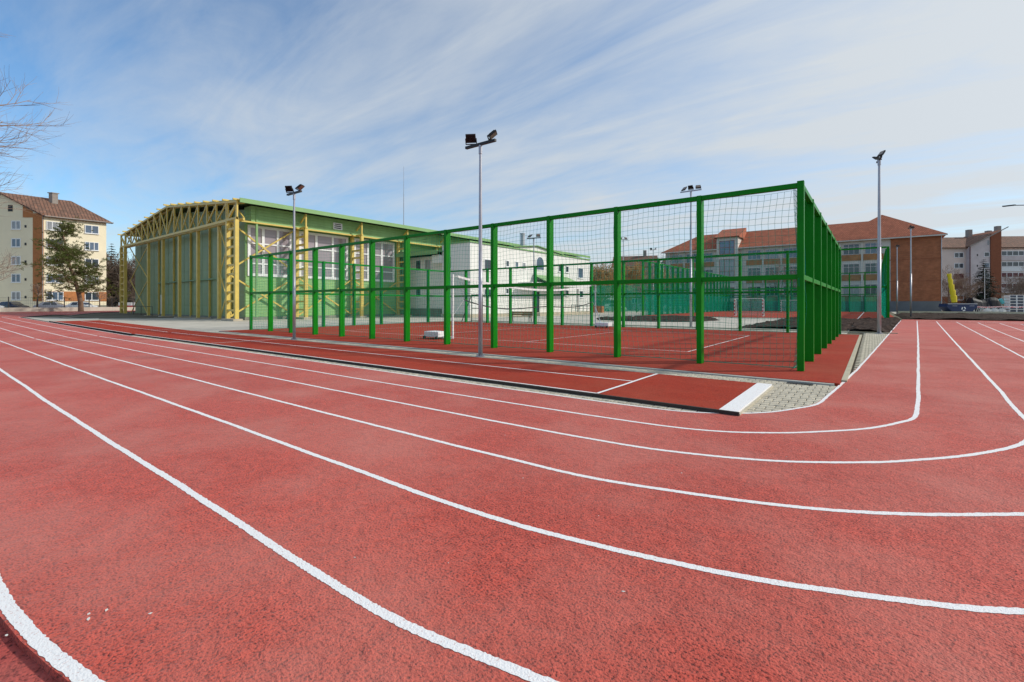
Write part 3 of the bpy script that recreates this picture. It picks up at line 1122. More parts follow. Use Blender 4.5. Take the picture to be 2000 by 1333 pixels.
# dense lower screens on three sides, hung a little loose
for O, du, W, hh in [((0.18, 0.3, 0.06), (0, 1, 0), DY - 0.3, 3.0), ((F1 - F0 - 0.2, 0.3, 0.06), (0, 1, 0), DY - 0.3, 3.4), ((0.2, DY - 0.25, 0.06), (1, 0, 0), F1 - F0 - 0.4, 3.0)]:
    mbn = MB()
    n_ = int(W / 0.8)
    vs = []
    for j in range(5):
        for i in range(n_ + 1):
            u = W * i / n_
            v = hh * j / 4 - (0.35 * abs(math.sin(u * 1.45)) if j == 4 else 0)
            p = Vector(O) + Vector(du) * u + Vector((0, 0, v)) + Vector((du[1], du[0], 0)) * (0.06 * math.sin(u * 2.1 + j))
            vs.append(p)
    mbn.add(vs, [(j * (n_ + 1) + i, j * (n_ + 1) + i + 1, (j + 1) * (n_ + 1) + i + 1, (j + 1) * (n_ + 1) + i) for j in range(4) for i in range(n_)])
    mbn.build('screen', M['screen'], cage2)


sf = thing('screen_fence', 'green screened fence running from the annex end towards the far pitch', 'fence', (-46.0, 74.0, 0.0))
for k in range(12):
    MB().box(k * BAY - 0.05, k * BAY + 0.05, -0.08, 0.08, 0, 4.9).build('post', M['green'], sf)
for z in (2.45, 4.85):
    MB().box(-0.05, 11 * BAY + 0.05, -0.14, -0.082, z - 0.05, z + 0.05).build('rail', M['green'], sf)
mbn = MB()
vs = []
for j in range(5):
    for i in range(49):
        vs.append((0.5 * i, 0.12 + 0.05 * math.sin(i * 1.1 + j), 0.1 + 4.6 * j / 4 - (0.15 * abs(math.sin(i * 0.72)) if j == 4 else 0)))
mbn.add(vs, [(j * 49 + i, j * 49 + i + 1, (j + 1) * 49 + i + 1, (j + 1) * 49 + i) for j in range(4) for i in range(48)])
mbn.build('screen', M['screen'], sf)


def goal(label, loc, stripes):
    g = thing('handball_goal', label, 'goal', loc, 0)
    for x in (0, 3.0):
        p = MB().box(x - 0.04, x + 0.04, -0.04, 0.04, 0, 2.0).build('goalpost', M['white'], g)
        if stripes:
            for k in range(5):
                MB().box(x - 0.043, x + 0.043, -0.043, 0.043, 0.1 + k * 0.4, 0.3 + k * 0.4).build('stripe', M[stripes], p)
        MB().bar((x, 0, 1.95), (x, 0.75, 1.9), 0.05, 0.05).build('top_stay', M['white'], g)
        MB().bar((x, 0.75, 1.9), (x, 1.1, 0.02), 0.05, 0.05).build('back_stay', M['white'], g)
        MB().bar((x, 0.04, 0.02), (x, 1.1, 0.02), 0.05, 0.04).build('ground_bar', M['white'], g)
    MB().box(-0.04, 3.04, -0.04, 0.04, 2.002, 2.08).build('crossbar', M['white'], g)
    m_ = MB()
    net_mesh(m_, (0, 0.8, 0.05), (1, 0, 0), (0, 0.12, 0.993), 3.0, 1.9, 0.11, 0.006, 0.02, 5)
    for x in (0, 3.0):
        net_mesh(m_, (x, 0.05, 0.05), (0, 1, 0), (0, 0, 1), 0.75, 1.9, 0.11, 0.006, 0.02, 6)
    m_.build('net', M['whitenet'], g)
    return g


goal('white framed goal with white net on the near end of the far red pitch', (-13.0, 60.5, 0.022), 'redpaint')
goal('goal with black and white banded posts at the far end of the pitch', (-13.0, 96.0, 0.022), 'black')


# ================================================================== floodlight masts
def floodlight(parent, loc, rz, tilt):
    """square floodlight head on a small fork"""
    ca, sa = math.cos(tilt), math.sin(tilt)
    cz, sz = math.cos(rz), math.sin(rz)

    def T(p):
        x, y, z = p
        x, y, z = x * 0.86, y * 0.86, z * 0.86
        y, z = y * ca - z * sa, y * sa + z * ca + 0.085
        return (loc[0] + x * cz - y * sz, loc[1] + x * sz + y * cz, loc[2] + z)
    hd = MB(T).box(-0.165, 0.165, -0.035, 0.025, -0.02, 0.26)
    for i in range(7):
        x = -0.135 + i * 0.045
        hd.box(x - 0.006, x + 0.006, 0.026, 0.055, 0.02, 0.22)
    h = hd.build('floodlight', M['black'], parent)
    MB(T).box(-0.145, 0.145, -0.041, -0.0355, 0.0, 0.24).build('lamp_glass', M['lampglass'], h)
    MB(T).box(-0.19, -0.17, -0.03, 0.03, -0.08, 0.12).box(0.17, 0.19, -0.03, 0.03, -0.08, 0.12).box(-0.169, 0.169, -0.03, 0.03, -0.08, -0.06).build('fork', M['black'], h)


def mast(label, x, y, h, heads, rz=0.0, arm=0.55, r=0.062, group=None):
    t = thing('floodlight_mast', label, 'floodlight', (x, y, 0.0), rz, group)
    p = MB()
    p.tube((0, 0, 0), (0, 0, h * 0.5), r, r * 0.85, 12)
    p.tube((0, 0, h * 0.5), (0, 0, h), r * 0.85, r * 0.55, 12, False)
    p.build('pole', M['galv'], t, smooth=True)
    bp = MB().tube((0, 0, 0), (0, 0, 0.035), r * 2.0, n=12)
    for a in range(4):
        bp.tube((r * 1.5 * math.cos(a * 1.57 + .8), r * 1.5 * math.sin(a * 1.57 + .8), 0.03), (r * 1.5 * math.cos(a * 1.57 + .8), r * 1.5 * math.sin(a * 1.57 + .8), 0.07), 0.012, n=6)
    bp.build('base_plate', M['galv'], t)
    MB().tube((0, 0, h - 0.22), (0, 0, h + 0.02), r * 0.8, n=12).build('collar', M['galv'], t)
    MB().box(-arm, arm, -0.04, 0.04, h + 0.021, h + 0.09).build('cross_arm', M['black'] if heads != 'wide' else M['galv'], t)
    if heads == 'pair':
        floodlight(t, (-arm + 0.2, 0, h + 0.10), R(212), R(-35))
        floodlight(t, (arm - 0.2, 0, h + 0.10), R(124), R(52))
    elif heads == 'back':
        floodlight(t, (-arm + 0.2, 0, h + 0.11), R(-25), R(-50))
        floodlight(t, (arm - 0.2, 0, h + 0.11), R(20), R(-45))
    else:
        floodlight(t, (-arm + 0.2, 0, h + 0.11), R(-30), R(-40))
        floodlight(t, (0, 0, h + 0.11), R(180), R(-40))
        floodlight(t, (arm - 0.2, 0, h + 0.11), R(20), R(-40))
    return t


GF = 'floodlight masts round the courts'
mast('tall grey mast with two black floodlights standing nearest, before the cage front', -8.75, 9.98, 5.92, 'pair', group=GF)
mast('grey twin floodlight mast in front of the green hall windows', -18.95, 9.98, 6.0, 'pair', group=GF)
mast('tall grey mast beside the track past the right end of the cage', 0.27, 29.3, 8.5, 'pair', R(98), r=0.085, group=GF)
mast('three headed floodlight mast behind the cage, left of the school tower', -9.04, 30.3, 8.5, 'wide', 0, 0.65, 0.075, group=GF)
mast('grey mast with two lights facing out before the white annex entrance', -20.4, 29.4, 6.4, 'back', R(15), 0.55, group=GF)
mast('slender far mast standing between the annex and the brown roofed block', -23.2, 51.8, 8.9, 'back', R(30), 0.5, group=GF)
mast('distant twin light mast in front of the brown roofed block', -26.5, 70.0, 9.6, 'pair', R(-20), 0.6, group=GF)
mast('pale mast in front of the blank brick end of the school', 3.1, 62.3, 9.0, 'pair', R(60), 0.45, 0.085, group=GF)
mast('shorter looking far mast beside the corner post of the far pitch fence', 2.75, 84.7, 9.3, 'pair', R(60), 0.45, 0.085, group=GF)

# street lamp reaching in from the right
t = thing('street_lamp', 'dark street lamp arm reaching into the picture from the right', 'street lamp', (11.25, 57.3, 0))
MB().tube((0, 0, 0), (0, 0, 9.6), 0.09, 0.06, 10).build('pole', M['galv'], t)
MB().tube((0, 0, 9.6), (-1.6, 1.2, 9.95), 0.035, n=8).build('arm', M['black'], t)
MB().bar((-1.5, 1.1, 9.95), (-2.15, 1.62, 10.0), 0.22, 0.09).build('lamp_head', M['black'], t)

# ================================================================== volleyball net and trolleys
vb = thing('volleyball_net', 'slack volleyball net with white top band strung across the court', 'volleyball net', (-13.4, 13.6, CZ))
yl, yr = 0.0, 12.3


def net_top(t):
    return 2.55 - 0.42 * math.sin(math.pi * t) ** 0.8


mbn = MB()
n_ = 66
tops, bots = [], []
for i in range(n_ + 1):
    t_ = i / n_
    y_ = yl + 0.3 + (yr - yl - 0.6) * t_
    x_ = 0.10 * math.sin(t_ * 5)
    tops.append(Vector((x_, y_, net_top(t_))))
    bots.append(Vector((x_ + 0.15, y_ + 0.5 * (0.5 - t_) * 0.8, net_top(t_) - 0.95 - 0.1 * math.sin(t_ * 9))))
for j in range(9):
    f = j / 8
    for a in range(n_):
        mbn.tube(tops[a].lerp(bots[a], f), tops[a + 1].lerp(bots[a + 1], f), 0.003, n=3, caps=False)
for a in range(0, n_ + 1):
    mbn.tube(tops[a], bots[a], 0.003, n=3, caps=False)
mbn.build('mesh', M['blacknet'], vb)
m1 = MB()
m2 = MB()
for a in range(n_):
    m1.bar(tops[a], tops[a + 1], 0.012, 0.085)
    m2.bar(bots[a], bots[a + 1], 0.012, 0.05)
m1.build('top_band', M['white'], vb)
m2.build('bottom_band', M['black'], vb)
m3 = MB()
m3.tube((0, yl, 2.55), tops[0], 0.008, n=5).tube((0, yr, 2.55), tops[-1], 0.008, n=5).tube((0, yl, 0.95), bots[0], 0.007, n=5).tube((0, yr, 1.2), bots[-1], 0.007, n=5)
m3.build('tie_cord', M['white'], vb)
for yy, lab, xo in ((yl, 'white net post on a wheeled counterweight trolley near the cage front', -0.05), (yr, 'white net post on a counterweight trolley on the far side of the court', 0.35)):
    vp = thing('net_post_trolley', lab, 'net post', (-13.4, 13.6 + yy, CZ), 0, 'volleyball posts')
    MB().box(-0.03, 0.03, -0.03, 0.03, 0.05, 2.62).build('upright', M['white'], vp)
    s = -1 if yy == yl else 1
    cx_ = -0.95 if s < 0 else 0.55
    MB().box(cx_ - 0.42, cx_ + 0.42, -0.3, 0.3, 0.075, 0.30).build('counterweight', M['white'], vp, bevel=0.02)
    MB().box(min(cx_, 0), max(cx_, 0), -0.06, 0.06, 0.03, 0.11).build('base_beam', M['white'], vp)
    for wx in (-0.36, 0.36):
        MB().tube((cx_ + wx, -0.36, 0.06), (cx_ + wx, -0.305, 0.06), 0.06, n=12).build('wheel', M['black'], vp)
    MB().bar((0, 0, 1.2), (cx_ * 0.7, 0, 0.2), 0.04, 0.04).build('brace', M['white'], vp) if s > 0 else None

# low gate frame of dark tube near the annex
t = thing('tube_frame', 'dark green tubular frame with a diagonal leaning by the annex wall', 'frame', (-26.4, 29.0, 0))
fr = MB()
for p, q in (((0, 0, 0), (0, 0, 2.2)), ((1.2, 0, 0), (1.2, 0, 2.2)), ((0, 0, 2.2), (1.2, 0, 2.2)), ((0, 0, 1.1), (1.2, 0, 1.1)), ((0, -1.2, 0), (0, 0, 2.2)), ((0, -1.2, 0), (0, 0, 0)), ((1.2, -1.2, 0), (1.2, 0, 0))):
    fr.tube(p, q, 0.035, n=8)
fr.build('tube', M['black'], t)

# ================================================================== bench
t = thing('park_bench', 'wooden slatted bench with black metal legs before the white annex', 'bench', (-22.3, 30.3, 0), R(18))
for k in range(3):
    MB().box(-0.9, 0.9, -0.25 + k * 0.15, -0.13 + k * 0.15, 0.43, 0.47).build('seat_slat', M['wood'], t)
for k in range(2):
    MB().box(-0.9, 0.9, 0.245, 0.285, 0.56 + k * 0.16, 0.69 + k * 0.16).build('back_slat', M['wood'], t)
for x in (-0.78, 0.78):
    lg = MB()
    lg.bar((x, -0.27, 0), (x, -0.22, 0.63), 0.05, 0.05).bar((x, 0.33, 0), (x, 0.22, 0.42), 0.05, 0.05).bar((x, 0.22, 0.42), (x, 0.32, 0.86), 0.05, 0.05).bar((x, -0.24, 0.63), (x, 0.26, 0.63), 0.05, 0.04).bar((x, -0.24, 0.41), (x, 0.24, 0.41), 0.05, 0.03)
    lg.build('leg_frame', M['black'], t)


# ================================================================== generic window
WR = random.Random(77)


def window(parent, T, a0, a1, z0, z1, nx_=2, rows_=(), fw=0.06, mf=None, mg=None, d0=0.0, dp=0.05, name='window', sill=None, hw=None):
    hw = hw or fw
    mf = mf or M['plastic']
    mg = mg or M['glass']
    fr_ = MB(T)
    fr_.box(a0, a1, d0, d0 + dp, z0, z0 + fw).box(a0, a1, d0, d0 + dp, z1 - fw, z1)
    fr_.box(a0, a0 + fw, d0, d0 + dp, z0 + fw, z1 - fw).box(a1 - fw, a1, d0, d0 + dp, z0 + fw, z1 - fw)
    for i in range(1, nx_):
        a = a0 + (a1 - a0) * i / nx_
        fr_.box(a - fw / 2, a + fw / 2, d0, d0 + dp - 0.004, z0 + fw, z1 - fw)
    for z in rows_:
        fr_.box(a0 + fw, a1 - fw, d0, d0 + dp - 0.008, z - hw / 2, z + hw / 2)
    if sill:
        fr_.box(a0 - 0.08, a1 + 0.08, d0, d0 + dp + 0.08, z0 - 0.06, z0 - 0.002)
    f = fr_.build(name, mf, parent)
    zs = [z0 + fw * 0.5] + list(rows_) + [z1 - fw * 0.5]
    pick = {M['glass']: [M['glass'], M['glass'], M['glassblue'], M['net_curtain']], M['glassblue']: [M['glassblue'], M['glass'], M['glassblue'], M['net_curtain']]}.get(mg, [mg])
    mg = WR.choice(pick)
    for i in range(nx_):
        for j in range(len(zs) - 1):
            b0 = a0 + (a1 - a0) * i / nx_ + 0.01
            b1 = a0 + (a1 - a0) * (i + 1) / nx_ - 0.01
            MB(T).box(b0, b1, d0 - 0.03, d0 + 0.012, zs[j] + 0.005, zs[j + 1] - 0.005).build('pane', mg, f)
    return f


# ================================================================== sports hall
HX = -42.86
HY = 17.6
HB = 6.2
HW = 34.0
hall = thing('sports_hall', 'pale green sheet clad sports hall with yellow exposed trusses and ladder columns', 'sports hall', (HX, HY, 0))
EAVE, RIDGE, BOT = 10.25, 11.9, 8.75
LDR = 1.85
XW = -2.15                      # long wall, hall coordinates (x towards the courts is 0)
XL = -HW - 0.5
YW = 1.6
YE = 10 * HB - 0.8


def roofz(x):
    k = 1 - abs(x + HW / 2) / (HW / 2)
    return EAVE + (RIDGE - EAVE) * k


# walls
MB().box(XW - 0.25, XW, YW, YE, 0.25, 8.79).build('long_wall', M['hall'], hall)
MB().box(XW - 0.25, -1.05, YW, YE, 8.793, EAVE - 0.05).build('upper_wall', M['hall'], hall)
gw = MB()
pts = [(XL, 0.25), (XW - 0.26, 0.25), (XW - 0.26, roofz(XW) - 0.45), (-HW / 2, roofz(-HW / 2) - 0.45), (XL, roofz(XL) - 0.45)]
n_ = len(pts)
gw.add([(x, YW, z) for x, z in pts] + [(x, YW + 0.25, z) for x, z in pts], [tuple(range(n_)), tuple(range(2 * n_ - 1, n_ - 1, -1))] + [(i, n_ + i, n_ + (i + 1) % n_, (i + 1) % n_) for i in range(n_)])
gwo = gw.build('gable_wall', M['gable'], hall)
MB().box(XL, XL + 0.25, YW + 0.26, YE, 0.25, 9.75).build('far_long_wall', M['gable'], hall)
MB().box(XL + 0.26, XW - 0.26, YE - 0.25, YE, 0.25, 9.75).build('rear_wall', M['gable'], hall)
MB().box(XL - 0.1, XW + 0.08, YW - 0.1, YE + 0.1, -0.1, 0.246).build('plinth', M['plinth'], hall)
# cladding joints on the gable
for i in range(1, 13):
    x = XL + (XW - XL) * i / 13
    MB().box(x - 0.025, x + 0.025, YW - 0.022, YW - 0.002, 0.27, roofz(x) - 0.6).build('cladding_joint', M['gable'], hall)
# roof
rf_ = MB()
ov = 0.22
for sx in (-1, 1):
    xe = 0.0 + ov if sx > 0 else -HW - ov
    ze = EAVE + 0.12
    q = [(xe, 0.2, ze), (xe, YE + 1.2, ze), (-HW / 2, YE + 1.2, RIDGE + 0.14), (-HW / 2, 0.2, RIDGE + 0.14)]
    if sx < 0:
        q = q[::-1]
    rf_.slab(q, 0.10)
rf_.build('roof', M['roofgreen'], hall)
MB().box(ov + 0.002, ov + 0.10, 0.1, YE + 1.3, EAVE - 0.16, EAVE + 0.22).build('fascia', M['fascia'], hall)
# purlin ends over the end truss
NP = 16
for i in range(NP + 1):
    x = -HW * i / NP
    z = roofz(x) + 0.06
    MB().box(x - 0.07, x + 0.07, -0.34, 0.9, z - 0.04, z + 0.10).build('purlin_end', M['yellow'], hall)
# end truss
for side_y in (0.0, 0.55):
    for a, c in (((0, EAVE), (-HW / 2, RIDGE)), ((-HW / 2, RIDGE), (-HW, EAVE))):
        MB().bar((a[0], side_y, a[1] - 0.08), (c[0], side_y, c[1] - 0.08), 0.14, 0.2).build('top_chord', M['yellow'], hall)
    MB().bar((0, side_y, BOT), (-HW, side_y, BOT), 0.16, 0.22).build('bottom_chord', M['yellow'], hall)
for i in range(NP + 1):
    x = -HW * i / NP
    MB().bar((x, 0.0, BOT + 0.12), (x, 0.0, roofz(x) - 0.18), 0.12, 0.12).build('truss_upright', M['yellow'], hall)
    if i < NP:
        x2 = -HW * (i + 1) / NP
        if i < NP / 2:
            p, q = (x, 0.01, roofz(x) - 0.15), (x2, 0.01, BOT + 0.1)
        else:
            p, q = (x, 0.01, BOT + 0.1), (x2, 0.01, roofz(x2) - 0.15)
        MB().bar(p, q, 0.10, 0.10).build('truss_diagonal', M['yellow'], hall)
        p, q = (x, 0.55, BOT + 0.1), (x2, 0.55, roofz(x2) - 0.15)
        if i >= NP / 2:
            p, q = (x, 0.55, roofz(x) - 0.15), (x2, 0.55, BOT + 0.1)
        MB().bar(p, q, 0.09, 0.09).build('truss_diagonal', M['yellow'], hall)


def ladder(xa, xb, y, detail=True):
    """latticed column: two chords joined by rungs"""
    c_ = MB()
    for x in (xa, xb):
        c_.box(x - 0.15, x + 0.15, y - 0.15, y + 0.15, 0.18, BOT - 0.12)
    cc = c_.build('ladder_column', M['yellow'], hall)
    k = 0
    z = 0.9
    while z < BOT - 0.3:
        MB().box(min(xa, xb) + 0.152, max(xa, xb) - 0.152, y - 0.09, y + 0.09, z - 0.09, z + 0.09).build('rung', M['yellow'], cc)
        z += 0.78
    MB().box(min(xa, xb) - 0.35, max(xa, xb) + 0.35, y - 0.38, y + 0.38, -0.1, 0.178).build('footing', M['step'], cc)
    # head of the column under the eave
    s_ = -1 if xb < xa else 1
    for p, q in (((xa, y, BOT), (xa, y, EAVE - 0.2)), ((xa, y, EAVE - 0.3), (xb, y, BOT)), ((xb, y, BOT), (xb + s_ * 0.0, y, EAVE + 0.05))):
        MB().bar(p, q, 0.13, 0.13).build('head_strut', M['yellow'], cc)
    MB().bar((xa + 0.15 * -s_, y, BOT), (xb + 0.15 * s_, y, BOT), 0.22, 0.16).build('cap_beam', M['yellow'], cc)


for k in range(0, 8):
    ladder(-0.15, -LDR, k * HB)
ladder(-HW + 0.15, -HW + LDR, 0)
# posts in front of the gable wall
for x in (-4.9, -9.9, -14.9, -19.9, -24.9):
    ps = MB().box(x - 0.15, x + 0.15, 0.35, 0.60, 0.1, BOT - 0.12).box(x - 0.12, x + 0.0, 1.42, 1.58, 0.1, roofz(x) - 0.5)
    pp = ps.build('gable_post', M['yellow'], hall)
    MB().box(x - 0.35, x + 0.35, 0.1, 1.5, -0.1, 0.098).build('footing', M['step'], pp)
MB().box(-24.7, -5.1, 1.35, 1.5, 3.85, 3.97).build('girt', M['roofgreen'], hall)
# bracing in the two outer gable bays
for xa, xb in ((-LDR - 0.2, -4.75), (-25.05, -HW + LDR + 0.2)):
    for za, zb_ in ((0.3, 4.5), (4.5, BOT - 0.2)):
        MB().bar((xa, 0.42, za), (xb, 0.42, zb_), 0.07, 0.09).build('brace', M['yellow'], hall)
        MB().bar((xb, 0.54, za), (xa, 0.54, zb_), 0.07, 0.09).build('brace', M['yellow'], hall)
# long wall: windows, transom rail, bracing
TW = lambda p: (XW + p[1], p[0], p[2])
TU = lambda p: (-1.05 + p[1], p[0], p[2])
for k in range(3):
    y0_, y1_ = k * HB + (1.75 if k == 0 else 0.35), (k + 1) * HB - 0.35
    wn = window(hall, TW, y0_, y1_, 4.0, 8.65, 3, (5.15, 7.0), 0.24, M['plastic'], M['hallglass'], 0.0, 0.10, hw=0.13)
    wn.name = 'window_band'
for k in range(7):
    MB().bar((-0.98, k * HB + 0.2, 8.72), (-0.98, (k + 1) * HB - 0.2, 8.72), 0.12, 0.13).build('transom_rail', M['yellow'], hall)
for k in range(3):
    ya, yb = k * HB + 0.2, (k + 1) * HB - 0.2
    MB().bar((-LDR - 0.05, ya, 0.35), (-LDR - 0.05, yb, 3.95), 0.11, 0.13).build('brace', M['yellow'], hall)
    MB().bar((-LDR + 0.06, yb, 0.35), (-LDR + 0.06, ya, 3.95), 0.11, 0.13).build('brace', M['yellow'], hall)
    if k == 0:
        MB().bar((-LDR - 0.05, ya, 4.5), (-LDR - 0.05, yb, 8.6), 0.11, 0.13).build('brace', M['yellow'], hall)
        MB().bar((-LDR + 0.06, yb, 4.5), (-LDR + 0.06, ya, 8.6), 0.11, 0.13).build('brace', M['yellow'], hall)
MB().box(XW + 1.0, XW + 1.16, 2.0, 2.16, 0.25, EAVE - 0.3).build('downpipe', M['fascia'], hall)
MB().box(XW + 0.2, XW + 0.36, 3 * HB + 0.6, 3 * HB + 0.76, 4.0, EAVE - 0.3).build('downpipe', M['fascia'], hall)
# louvre vent high in the second bay
vt = MB(TU).box(9.6, 10.6, 0.0, 0.12, 9.12, 9.20).box(9.6, 10.6, 0.0, 0.12, 9.70, 9.78).box(9.6, 9.68, 0, 0.12, 9.2, 9.7).box(10.52, 10.6, 0, 0.12, 9.2, 9.7)
for z in (9.32, 9.52):
    vt.box(9.68, 10.52, 0.02, 0.11, z, z + 0.08)
v_ = vt.build('vent', M['plastic'], hall)
MB(TU).box(9.69, 10.51, 0.002, 0.015, 9.21, 9.69).build('vent_hole', M['black'], v_)
# door and handrail in the gable
TG = lambda p: (p[0], YW - p[1], p[2])
dr = MB(TG).box(-24.4, -23.45, 0.0, 0.08, 0.26, 2.5).build('door', M['plastic'], hall)
MB(TG).box(-23.62, -23.56, 0.081, 0.14, 1.25, 1.4).build('handle', M['black'], dr)
hr = MB()
for x in (-29.5, -26.6, -22.6):
    hr.tube((x, 0.2, 0), (x, 0.2, 1.15), 0.03, n=6)
hr.tube((-29.5, 0.2, 1.15), (-22.6, 0.2, 1.15), 0.03, n=6)
hr.build('handrail', M['black'], hall)
# mast on the roof
am = thing('antenna_mast', 'thin steel rod mast rising above the hall eave', 'mast', (HX - 2.4, HY + 19.9, EAVE + 0.3))
MB().tube((0, 0, -0.05), (0, 0, 4.2), 0.05, 0.04, 8).tube((0, 0, 4.2), (0, 0, 7.6), 0.03, 0.018, 8).build('rod', M['galv'], am)
MB().box(-0.2, 0.2, -0.2, 0.2, -0.08, 0.02).build('foot', M['galv'], am)

# ================================================================== white annex
AX, AY, AL = -33.9, 37.0, 26.6
annex = thing('annex_building', 'white sided two storey annex with green roof edges beside the green hall', 'building', (AX, AY, 0))
AW = HX + XW - AX       # back to the hall wall (negative)
MB().box(-4.2, 0, 0, AL, 0.35, 8.0).build('front_block', M['siding'], annex)
MB().box(AW + 0.02, -4.203, 0.6, AL, 0.35, 6.95).build('side_block', M['siding'], annex)
MB().box(-4.3, 0.1, -0.1, AL + 0.1, -0.1, 0.346).build('plinth', M['step'], annex)
MB().box(AW + 0.02, -4.31, 0.48, AL + 0.1, -0.1, 0.9).build('side_plinth', M['plinth'], annex)
rr = MB().slab([(-4.0, -0.9, 7.35), (-4.0, AL, 7.35), (AW + 0.02, AL, 7.6), (AW + 0.02, -0.9, 7.6)], 0.12).build('side_roof', M['roofgreen'], annex)
MB().box(AW + 0.02, -4.0, -1.0, -0.902, 6.95, 7.40).build('roof_fascia', M['fascia'], rr)
MB().box(-4.35, 0.12, -0.12, AL + 0.12, 8.003, 8.14).build('parapet_cap', M['fascia'], annex)
# raised pent roof over the middle of the front
pr = MB()
pr.add([(-0.02, 7.6, 8.141), (-0.02, 12.4, 8.141), (-0.02, 18.5, 8.141), (-0.02, 12.4, 8.72), (-3.4, 7.6, 8.141), (-3.4, 12.4, 8.141), (-3.4, 18.5, 8.141), (-3.4, 12.4, 8.72)], [(0, 1, 2, 3), (4, 7, 6, 5), (0, 3, 7, 4), (3, 2, 6, 7)])
po = pr.build('raised_gable', M['siding'], annex)
MB().slab([(0.25, 7.4, 8.30), (0.25, 12.4, 8.86), (-3.6, 12.4, 8.86), (-3.6, 7.4, 8.30)], 0.1).slab([(0.25, 12.403, 8.86), (0.25, 18.7, 8.26), (-3.6, 18.7, 8.26), (-3.6, 12.403, 8.86)], 0.1).build('raised_roof', M['fascia'], po)
MB().tube((-2.6, 13, 8.2), (-2.6, 13, 10.6), 0.3, n=14).tube((-2.6, 13, 10.6), (-2.6, 13, 10.7), 0.36, n=14).build('flue', M['galv'], annex)
TF = lambda p: (p[1], p[0], p[2])                 # front face, a = y, out = +x
TS = lambda p: (p[0], 0.6 - p[1], p[2])           # side face, a = x, out = -y


# windows of the long front: from, to along the wall, sill and head height in metres
for a0, a1, z0_, z1_ in [(2.24, 3.65, 5.14, 6.42), (2.24, 3.65, 2.35, 3.15), (6.07, 6.75, 5.75, 6.53), (7.91, 8.57, 5.80, 6.54), (9.36, 10.05, 5.89, 6.52), (6.07, 6.66, 2.58, 3.30), (17.68, 18.62, 5.77, 6.68), (19.57, 20.41, 5.80, 6.73), (23.02, 24.55, 5.17, 6.70), (23.17, 24.55, 2.32, 3.37), (17.95, 18.62, 2.55, 3.39), (19.57, 20.41, 2.50, 3.36)]:
    window(annex, TF, a0, a1, z0_, z1_, 1, (), 0.09, M['plastic'], M['glass'], 0.0, 0.06, sill=True)
# arched window
aw_ = MB(TF)
a0, a1 = 12.2, 14.2
arc = [(a0 + (a1 - a0) * (0.5 - 0.5 * math.cos(math.pi * i / 12)), 6.6 + 1.0 * math.sin(math.pi * i / 12)) for i in range(13)]
arc = [(a0, 5.7)] + arc + [(a1, 5.7)]
nn = len(arc)
cxa, cza = 13.2, 6.5
for i in range(nn):
    p, q = arc[i], arc[(i + 1) % nn]
    pi_ = (cxa + (p[0] - cxa) * 0.85, cza + (p[1] - cza) * 0.85)
    qi_ = (cxa + (q[0] - cxa) * 0.85, cza + (q[1] - cza) * 0.85)
    aw_.add([(p[0], 0.06, p[1]), (q[0], 0.06, q[1]), (qi_[0], 0.06, qi_[1]), (pi_[0], 0.06, pi_[1]), (p[0], 0, p[1]), (q[0], 0, q[1]), (qi_[0], 0, qi_[1]), (pi_[0], 0, pi_[1])],
            [(0, 1, 2, 3), (0, 4, 5, 1), (3, 2, 6, 7)])
wf = aw_.build('arched_window', M['plastic'], annex)
MB(TF).add([(cxa + (p[0] - cxa) * 0.86, 0.02, cza + (p[1] - cza) * 0.86) for p in arc], [tuple(range(nn))]).build('pane', M['glassblue'], wf)
for xa, xb, za, zb_ in ((-9.3, -8.3, 5.3, 6.65), (-7.7, -6.6, 5.3, 6.65), (-9.3, -8.3, 2.2, 3.3), (-7.5, -7.2, 2.2, 3.3)):
    window(annex, TS, xa, xb, za, zb_, 1, (), 0.09, M['plastic'], M['glass'], 0.0, 0.06, sill=True)
TS2 = lambda p: (p[0], -p[1], p[2])
window(annex, TS2, -3.9, -2.7, 5.3, 6.7, 1, (), 0.09, M['plastic'], M['glass'], 0.0, 0.06, sill=True)
MB().box(-5.3, -4.21, -0.5, 0.5, 6.0, 6.9).build('duct_box', M['siding'], annex)
# entrance canopy
ca_ = MB().slab([(2.0, 8.6, 4.05), (2.0, 20.5, 4.05), (0.02, 20.5, 4.05), (0.02, 8.6, 4.05)], 0.34).build('canopy', M['siding'], annex)
MB().slab([(2.1, 11.6, 4.25), (2.1, 20.0, 4.25), (0.03, 20.0, 5.15), (0.03, 11.6, 5.15)], 0.1).build('canopy_roof', M['fascia'], ca_)
MB().box(1.6, 1.9, 19.9, 20.2, 0.35, 3.7).build('pillar', M['siding'], ca_)
dd = MB(TF).box(11.6, 13.0, 0.01, 0.09, 0.36, 2.95).build('door', M['black'], annex)
MB(TF).box(11.72, 12.25, 0.091, 0.10, 0.6, 2.8).build('pane', M['glass'], dd)
MB(TF).box(12.35, 12.88, 0.091, 0.10, 0.6, 2.8).build('pane', M['glass'], dd)
st = MB()
st.box(0.1, 2.6, 9.4, 22.5, -0.05, 0.34).box(2.6, 3.0, 11, 18, -0.05, 0.17)
st.build('entrance_step', M['step'], annex)
ramp = MB()
for i in range(10):
    y_ = 17.0 + i * 1.05
    ramp.tube((2.45, y_, 0.3), (2.45, y_, 1.3), 0.03, n=6)
ramp.tube((2.45, 17.0, 1.3), (2.45, 26.45, 1.1), 0.035, n=6).tube((2.45, 17.0, 0.85), (2.45, 26.45, 0.7), 0.025, n=6)
ramp.build('handrail', M['black'], annex)

